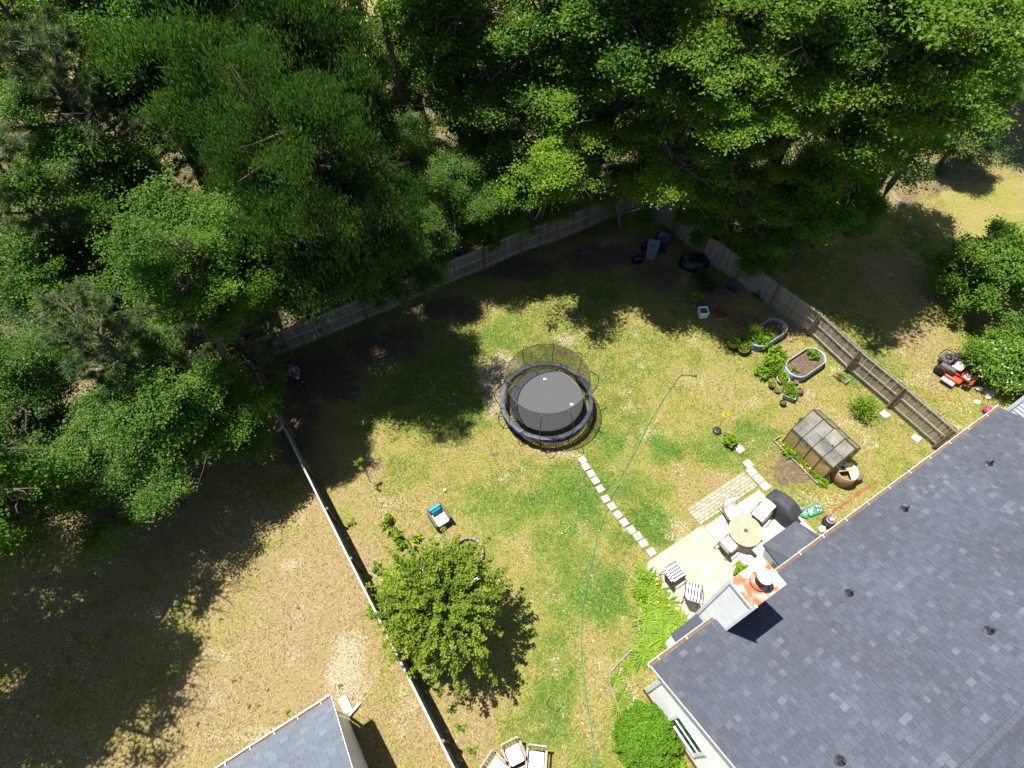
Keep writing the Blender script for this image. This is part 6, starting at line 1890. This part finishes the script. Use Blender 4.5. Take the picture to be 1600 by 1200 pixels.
# ------------------------------------------------------------------ yard tree, shrubs, flower bed
def build_shrubs():
    # crape-myrtle-like yard tree, several stems
    rng = np.random.default_rng(41)
    ns, per = 330, 100
    d = unit(ns, rng); d[:, 2] = np.where(d[:, 2] < -.35, -d[:, 2], d[:, 2])
    ln = rng.uniform(.62, 1.12, ns)
    ln[::9] *= 1.15
    st = d * np.array([.5, .5, .35]) * rng.uniform(.3, 1, (ns, 1))
    en = d * np.array([2.4, 2.4, 1.9]) * ln[:, None] + rng.normal(size=(ns, 3)) * .15
    ci = np.repeat(np.arange(ns), per); n = ns * per
    f_ = 1 - rng.random(n) ** 1.5 * .75
    sag = np.stack([np.zeros(n), np.zeros(n), .35 * f_ * (1 - f_) * 2], 1)
    P_ = st[ci] + (en - st)[ci] * f_[:, None] + sag + rng.normal(size=(n, 3)) * (.05 + .08 * (1 - f_))[:, None]
    A_ = (en - st)[ci] * .35 + rng.normal(size=(n, 3)) * .8
    N_ = np.array([0, 0, 1.]) + rng.normal(size=(n, 3)) * .5 + d[ci] * .3
    tone = rng.random(ns)
    co, fa, rr_ = leaf_arrays(P_, A_, N_, .115 * rng.uniform(.6, 1.4, n), .068 * rng.uniform(.6, 1.4, n), np.clip(.45 * tone[ci] + .35 * rng.random(n) + .25 * (f_ > .88), 0, 1))
    me = tri_mesh('crown', co, fa, MT['leaf_myrtle'], rr_)
    lc = en[::8] * .8
    p = G(691, 950, 3.0)
    t = thing('yard_tree', 'leafy green tree on several stems in the lawn beside the side fence', 'tree', (p.x, p.y, 0), .4)
    link('crown', me, t, loc=(0, 0, 3.0))
    rr = random.Random(8)
    for k in range(5):
        a = k * 1.26 + .3
        b = B()
        top = Vector((math.cos(a) * .75, math.sin(a) * .75, 3.0))
        b.tube([(math.cos(a) * .08, math.sin(a) * .08, -.05), (math.cos(a) * .22, math.sin(a) * .22, 1.2), top], [.07, .055, .035], 7)
        for q in lc[k::5]:
            q = Vector(q) + Vector((0, 0, 3.0))
            b.tube([top * .75, (top + q) / 2 + Vector((0, 0, .1)), q], [.03, .02, .008], 5)
        b.o('trunk', MT['pale_bark'], t)
    # low sprouts left of the tree
    for px, py, s, lab in ((610, 815, .8, 'thin sprouting shrub left of the white cushioned wicker armchair'), (632, 838, 1.0, 'leggy green shrub between the side fence and the fire ring'), (624, 905, 1.2, 'low shrub under the left side of the yard tree'), (598, 945, 1.0, 'low shrub pushing through the side fence')):
        q = G(px, py, .5)
        plant('weed' if py < 850 else 'leafy', (q.x, q.y, 0), s * (3.0 if py < 850 else 1.6), lab, cat='shrub', name='shrub', sz=s * (4 if py < 850 else 1.8))
    # sapling with its long shadow
    q = G(573, 745, .9)
    t = thing('sapling', 'bare thin sapling in the lawn near the side fence', 'sapling', (*gxy(578, 752), 0))
    b = B(); b.tube([(0, 0, 0), (.02, .01, .8), (-.03, .03, 1.9)], [.018, .013, .006], 5)
    for k in range(9):
        z = .8 + k * .12; a = k * 2.4
        b.tube([(0, 0, z), (.22 * math.cos(a), .22 * math.sin(a), z + .18)], [.007, .003], 4)
    b.o('stem', MT['bark'], t)
    link('foliage', PL['weed'][0], t, loc=(-.02, .02, 1.7), scale=(1.3, 1.3, 1.4))
    # big clipped round shrub, shrubs at the right, flowering bush
    def dome(px, py, z, rx, ry, h, n, L, W, mat, label, seed, flowers=0, name='shrub', rz=0.0, lump=.10, low=.1):
        rng = np.random.default_rng(seed)
        d = unit(n, rng); d[:, 2] = np.where(d[:, 2] < -.15, -d[:, 2], d[:, 2])
        lumpn = (vnoise(d[:, 0] * 4 + seed, d[:, 1] * 4, .6, seed) + vnoise(d[:, 1] * 4, d[:, 2] * 4, .6, seed + 3) + vnoise(d[:, 2] * 4, d[:, 0] * 4, .6, seed + 5)) / 3
        P = d * np.array([rx, ry, h]) * (1 - lump + lump * 2 * (lumpn - .25))[:, None] * (1 - .30 * rng.random(n) ** 1.6)[:, None]
        P[:, 2] = np.maximum(P[:, 2] + low + .1, .02)
        N = d + np.array([0, 0, .35]) + rng.normal(size=(n, 3)) * .45
        A = rng.normal(size=(n, 3))
        co, f, rr_ = leaf_arrays(P, A, N, L * rng.uniform(.7, 1.3, n), W * rng.uniform(.7, 1.3, n), np.clip(.4 * lumpn + .6 * rng.random(n), 0, 1))
        q = G(px, py, z)
        t = thing(name, label, 'shrub', (q.x, q.y, 0), rz)
        link('foliage', tri_mesh('foliage', co, f, mat, rr_), t)
        b = B()
        for k in range(7):
            a = k * .9
            b.tube([(0, 0, -.02), (rx * .3 * math.cos(a), ry * .3 * math.sin(a), h * .4), (rx * .7 * math.cos(a), ry * .7 * math.sin(a), h * .7)], [.03, .022, .01], 5)
        b.o('stem', MT['bark'], t)
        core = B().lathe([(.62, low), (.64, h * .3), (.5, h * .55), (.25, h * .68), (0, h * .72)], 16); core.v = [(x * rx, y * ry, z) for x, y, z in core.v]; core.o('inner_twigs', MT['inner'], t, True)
        if flowers:
            link('blossom', flower_mesh(seed, flowers, rx, h, .16, MT['petal_white']), t, scale=(1, ry / rx, 1), loc=(0, 0, low))
        return t
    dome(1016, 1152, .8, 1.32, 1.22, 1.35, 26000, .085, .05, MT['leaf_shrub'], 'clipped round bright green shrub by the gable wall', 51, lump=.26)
    def lobed(px, py, cz, r, rz, ncl, label, seed, flowers=0, L=.13, W=.085):
        me, c, lc = crown_mesh('foliage', seed, r, rz, ncl, 110, L, W, MT['leaf_bush'], lobes=26, spread=.22, flat=.6, low=-.7)
        q = G(px, py, cz)
        t = thing('shrub', label, 'shrub', (q.x, q.y, 0), seed * .7)
        link('foliage', me, t, loc=(0, 0, cz))
        b = B()
        for k in range(7):
            a_ = k * .9
            b.tube([(0, 0, -.02), (r * .25 * math.cos(a_), r * .25 * math.sin(a_), cz * .6), (r * .6 * math.cos(a_), r * .6 * math.sin(a_), cz + rz * .2)], [.05, .035, .012], 5)
        b.o('stem', MT['bark'], t)
        if flowers:
            link('blossom', flower_mesh(seed, flowers, r * .92, rz * .95, .085, MT['petal_white']), t, loc=(0, 0, cz))
    lobed(1562, 415, 2.2, 2.75, 2.1, 420, 'large rounded leafy shrub at the right edge above the mower', 52)
    lobed(1566, 572, .95, 1.55, .95, 230, 'white flowering bush at the right edge beside the mower', 53, 110, .11, .075)
    lobed(1602, 540, 1.0, 1.4, 1.0, 160, 'leafy bush cut by the right edge behind the flowering one', 55, 25, .11, .075)
    # daylilies in the bed along the house
    rr = random.Random(12)
    spots = [(1008, 895), (1020, 905), (1003, 915), (1016, 922), (1030, 918), (1012, 938), (1026, 935), (1042, 940), (1020, 952), (1035, 955), (1050, 955), (1062, 962), (1012, 968), (1027, 970), (1042, 972), (1058, 975), (1068, 972), (1010, 985), (1024, 988), (1038, 988), (1052, 988), (1016, 1002), (1030, 1002), (1008, 1015), (1020, 1016), (1002, 1028)]
    for k, (px, py) in enumerate(spots):
        q = G(px, py, .25)
        t = thing('daylily', 'strap leaved daylily clump in the bed between patio and gable wall', 'daylily', (q.x, q.y, 0), rr.uniform(0, 6.28), 'daylilies in the house bed')
        s = rr.uniform(.8, 1.15)
        link('foliage', LILY[k % 3], t, scale=(s, s, s))
        if k in (4, 6, 7):
            link('blossom', YFL, t, scale=(.8, .8, 1.2))
    for px, py, lab in ((962, 1060, 'spiky strap leaved clump at the bend of the bed edging'), (972, 1085, 'spiky strap leaved clump left of the gable corner'), (984, 1040, 'strap leaved clump beside the gable corner board'), (968, 1105, 'strap leaved clump above the round shrub')):
        q = G(px, py, .2)
        t = thing('daylily', lab, 'daylily', (q.x, q.y, 0), rr.uniform(0, 6.28), 'single clumps along the bed edging')
        link('foliage', LILY[0], t, scale=(.75, .75, .8))
    for px, py, lab in ((1010, 905, 'small leafy plant at the patio end of the bed'), (1001, 928, 'dark little plant by the bed edging'), (1058, 1190, 'yellowish plant below the round shrub')):
        q = G(px, py, .2); plant('leafy', (q.x, q.y, 0), .9, lab)
    pts = [G(940 + x / 5, 860 + y / 5) for x, y in ((345, 125), (285, 200), (265, 250), (290, 350), (305, 420), (295, 500), (280, 570), (300, 650), (312, 690), (280, 740), (200, 810), (125, 885), (70, 950), (58, 1020), (75, 1090), (110, 1180), (135, 1260))]
    b = B()
    for i in range(len(pts)):
        pts[i].z = 0
    vs_ = []
    for i, q in enumerate(pts):
        d = (pts[min(i + 1, len(pts) - 1)] - pts[max(i - 1, 0)]).normalized()
        n_ = Vector((-d.y, d.x, 0)) * .03
        vs_ += [q + n_ + Vector((0, 0, -.03)), q + n_ + Vector((0, 0, .08)), q - n_ + Vector((0, 0, .08)), q - n_ + Vector((0, 0, -.03))]
    for i in range(len(pts) - 1):
        for k in range(3):
            b.f.append((4 * i + k, 4 * i + k + 1, 4 * i + 5 + k, 4 * i + 4 + k)); b.m.append(0)
    b.v = [tuple(v) for v in vs_]
    tag(b.o('bed_edging', MT['edge_stone']), 'thin curved pale edging around the daylily bed', 'edging')
    # weeds and sprouts along the side fence and neighbour lawn
    rr = random.Random(31)
    for k in range(16):
        f = rr.uniform(0.05, .98)
        x = -8.3 + f * 6.6 + .55 + rr.uniform(0, .25); y = 10.4 - f * 10.9
        plant('weed', (x, y, 0), rr.uniform(.8, 1.6), 'green weed growing at the foot of the side fence', group='weeds along the side fence', cat='weed', name='weed')
    for k in range(14):
        px, py = rr.uniform(250, 560), rr.uniform(930, 1150)
        q = G(px, py); plant('weed', (q.x, q.y, 0), rr.uniform(.3, .55), 'small green weed in the dry neighbouring lawn', group='weeds in the neighbouring lawn', cat='weed', name='weed')
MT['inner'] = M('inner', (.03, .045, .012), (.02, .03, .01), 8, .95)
build_shrubs()

# ------------------------------------------------------------------ hose, cord, hook and other small things
def build_small():
    pts = [(840 + x / 3.75, 560 + y / 3.75) for x, y in ((905, 104), (870, 98), (840, 100), (815, 128), (790, 165), (765, 200), (740, 235), (715, 280), (690, 320), (660, 372), (635, 415), (600, 490), (560, 570), (535, 615), (510, 660), (488, 700), (478, 722), (482, 742), (460, 770), (445, 790), (436, 815), (430, 838), (420, 868), (400, 910), (380, 960), (365, 1005), (350, 1050), (335, 1120), (320, 1190))]
    pts += [(919, 905), (911, 945), (908, 985), (909, 1030), (914, 1080), (920, 1120), (926, 1155), (932, 1200), (938, 1230)]
    v = [G(*q) + Vector((0, 0, .03)) for q in pts]
    t = thing('garden_hose', 'green garden hose running the length of the lawn', 'hose', v[0])
    b = B().tube([q - v[0] + Vector((0, 0, .0)) for q in v], .017, 6); b.o('tube', MT['hose_green'], t, True)
    n = G(1088, 588) - v[0]; n.z = .03
    b = B().cyl((0, 0, 0), (n.x * .7, n.y * .7, .02), .022, .028, 8); b.cyl((n.x * .7, n.y * .7, .02), (n.x, n.y, .09), .02, .028, 8); b.cyl((n.x * .6, n.y * .6, .02), (n.x * .95, n.y * .9 - .1, .02), .014, .014, 6)
    b.o('nozzle', MT['black_plastic'], t)
    v = [G(*q) + Vector((0, 0, .02)) for q in ((1280, 813), (1300, 798), (1322, 784), (1340, 770), (1357, 758), (1368, 752))]
    w = [q + Vector((.07, -.03, .0)) for q in v[::-1]]
    tag(B().tube(v + [v[-1] + Vector((.1, .03, 0))] + w, .017, 6).o('extension_cord', MT['cord_orange'], None, True), 'doubled orange cord lying on the grass along the house', 'cord')
    q = G(854.4, 1102)
    tag(B().tube([(0, 0, 0), (0, 0, 1.25), (.02, .05, 1.38), (.10, .12, 1.40), (.14, .14, 1.30)], .014, 6).o('garden_hook', MT['black_metal'], None, True, loc=q), 'thin black shepherd hook standing in the lower lawn', 'hook')
    q = G(695, 766, .06)
    tag(B().lathe([(0, 0), (.05, .015), (.075, .07), (.05, .125), (0, .14)], 12).o('ball', MT['white_cloth'], None, True, loc=(q.x, q.y, 0)), 'small white ball in the lawn above the wicker armchair', 'ball')
    rr = random.Random(4)
    for px, py, s, m, lab in ((1531, 606, .20, 'rock', 'white rock nearest the front of the mower'), (1545, 619, .17, 'rock', 'white rock below the flat grey stone'), (1529, 627, .15, 'rock', 'white rock in the grass near the house corner'), (1548, 610, .42, 'grey_rock', 'flat grey stone under the flowering bush')):
        q = G(px, py, .08)
        b = B().lathe([(0, 0), (s * .9, .01), (s, s * .3), (s * .75, s * .62), (0, s * .7)], 10).jitter(s * .10, int(px))
        o = tag(b.o('rock', MT[m], None, True, loc=(q.x, q.y, -.01)), lab, 'rock')
        o.scale = (1, .75, .8 if m == 'rock' else .5)
    q = G(1543, 641, .15)
    tag(B().lathe([(.13, 0), (.19, .1), (.2, .22), (.12, .32), (0, .34)], 16).o('bucket', MT['pink'], None, True, loc=(q.x, q.y, 0)), 'bright pink tub peeking over the house gutter', 'tub')
    # a gate-like board pile beside the back fence is left to the shade; fallen leaves
build_small()

# ------------------------------------------------------------------ the person by the back fence
def build_person():
    base = G(470, 599)
    t = thing('person', 'person in a purple top and black trousers holding a white controller', 'person', (base.x, base.y, 0), R(-60))
    # local: facing +x; height about 1.6
    def skin(name, verts, edges, radii, mat, parent, root=0, sub=1):
        me = bpy.data.meshes.new(name); me.from_pydata(verts, edges, [])
        o = link(name, me, parent)
        me.materials.append(mat)
        md = o.modifiers.new('skin', 'SKIN'); md.use_smooth_shade = True
        sv = me.skin_vertices[0].data
        for i, r in enumerate(radii):
            sv[i].radius = (r, r) if not isinstance(r, tuple) else r
            sv[i].use_root = (i == root)
        ss = o.modifiers.new('sub', 'SUBSURF'); ss.levels = sub; ss.render_levels = sub
        return o
    V = [(0, 0, .88), (0, 0, 1.05), (.01, 0, 1.25), (.0, 0, 1.34), (.02, 0, 1.42), (.045, 0, 1.50), (.05, 0, 1.58),
         (0, .18, 1.30), (.06, .24, 1.06), (.26, .14, 1.02), (.33, .10, 1.03),
         (0, -.18, 1.30), (.06, -.24, 1.06), (.26, -.14, 1.02), (.33, -.10, 1.03),
         (0, .09, .80), (.02, .10, .46), (-.02, .10, .08), (.12, .11, .04),
         (0, -.09, .80), (.04, -.11, .46), (.02, -.12, .08), (.16, -.13, .04)]
    Ed = [(0, 1), (1, 2), (2, 3), (3, 4), (4, 5), (5, 6), (3, 7), (7, 8), (8, 9), (9, 10), (3, 11), (11, 12), (12, 13), (13, 14), (0, 15), (15, 16), (16, 17), (17, 18), (0, 19), (19, 20), (20, 21), (21, 22)]
    Rr = [(.14, .11), (.13, .10), (.15, .10), .075, .05, .088, .085, .06, .045, .036, .028, .06, .045, .036, .028, .085, .058, .042, .035, .085, .058, .042, .035]
    fing = []
    for s, hi in ((1, 10), (-1, 14)):
        hx, hy, hz = V[hi]
        for k, (dx, dy, dz, l_) in enumerate(((.05, .012, .025, 1), (.055, .004, .012, 1.1), (.053, -.004, 0, 1.05), (.045, -.012, -.012, .85), (.02, -.035, .02, .8))):
            i = len(V)
            V.append((hx + dx * .6, hy + s * dy, hz + dz)); V.append((hx + dx * l_ + .01, hy + s * (dy - .02), hz + dz - .006))
            Ed += [(hi, i), (i, i + 1)]; Rr += [.0095, .008]
    skin('body', V, Ed, Rr, MT['skin'], t)
    skin('shirt', [(0, 0, .86), (0, 0, 1.05), (.01, 0, 1.24), (0, 0, 1.33), (0, .18, 1.30), (.04, .22, 1.14), (0, -.18, 1.30), (.04, -.22, 1.14)], [(0, 1), (1, 2), (2, 3), (3, 4), (4, 5), (3, 6), (6, 7)], [(.165, .135), (.15, .12), (.165, .115), .09, .075, .065, .075, .065], MT['purple_cloth'], t)
    skin('trousers', [(0, 0, .86), (0, .09, .79), (.02, .10, .46), (-.02, .10, .11), (0, -.09, .79), (.04, -.11, .46), (.02, -.12, .11)], [(0, 1), (1, 2), (2, 3), (0, 4), (4, 5), (5, 6)], [(.15, .12), .10, .072, .06, .10, .072, .06], MT['dark_cloth'], t)
    hb = B(); n = 14
    hb.lathe([(.075, -.16), (.10, -.06), (.108, .02), (.09, .085), (.05, .115), (0, .122)], n, (.025, 0, 1.55))
    hb.o('hair', MT['hair'], t, True)
    for s in (-1, 1):
        B().lathe([(0, -.009), (.009, 0), (0, .009)], 8, (.128, s * .032, 1.545)).o('eye', MT['dark_cloth'], t)
        B().rbox((.07, s * (.10 if s > 0 else .115), .03), (.25, .09, .06), .03).o('shoe', MT['dark_cloth'], t, True)
    B().lathe([(.017, -.02), (.012, .0), (0, .03)], 8, (.14, 0, 1.515)).o('nose', MT['skin'], t)
    # controller in the hands
    c = thing('controller', 'white hand controller held by the person by the fence', 'controller', (base.x + .40 * math.cos(R(-60)), base.y + .40 * math.sin(R(-60)), 1.0), R(-60))
    B().rbox((0, 0, .03), (.13, .19, .05), .025).o('case', MT['white_paint'], c, True)
    B().box((.03, 0, .075), (.09, .16, .012), (0, R(-25), 0)).o('screen', MT['black_plastic'], c)
    for s in (-1, 1):
        B().cyl((-.02, s * .05, .05), (-.02, s * .05, .085), .008, .012, 8).o('stick', MT['black_plastic'], c)
build_person()

build_grass()
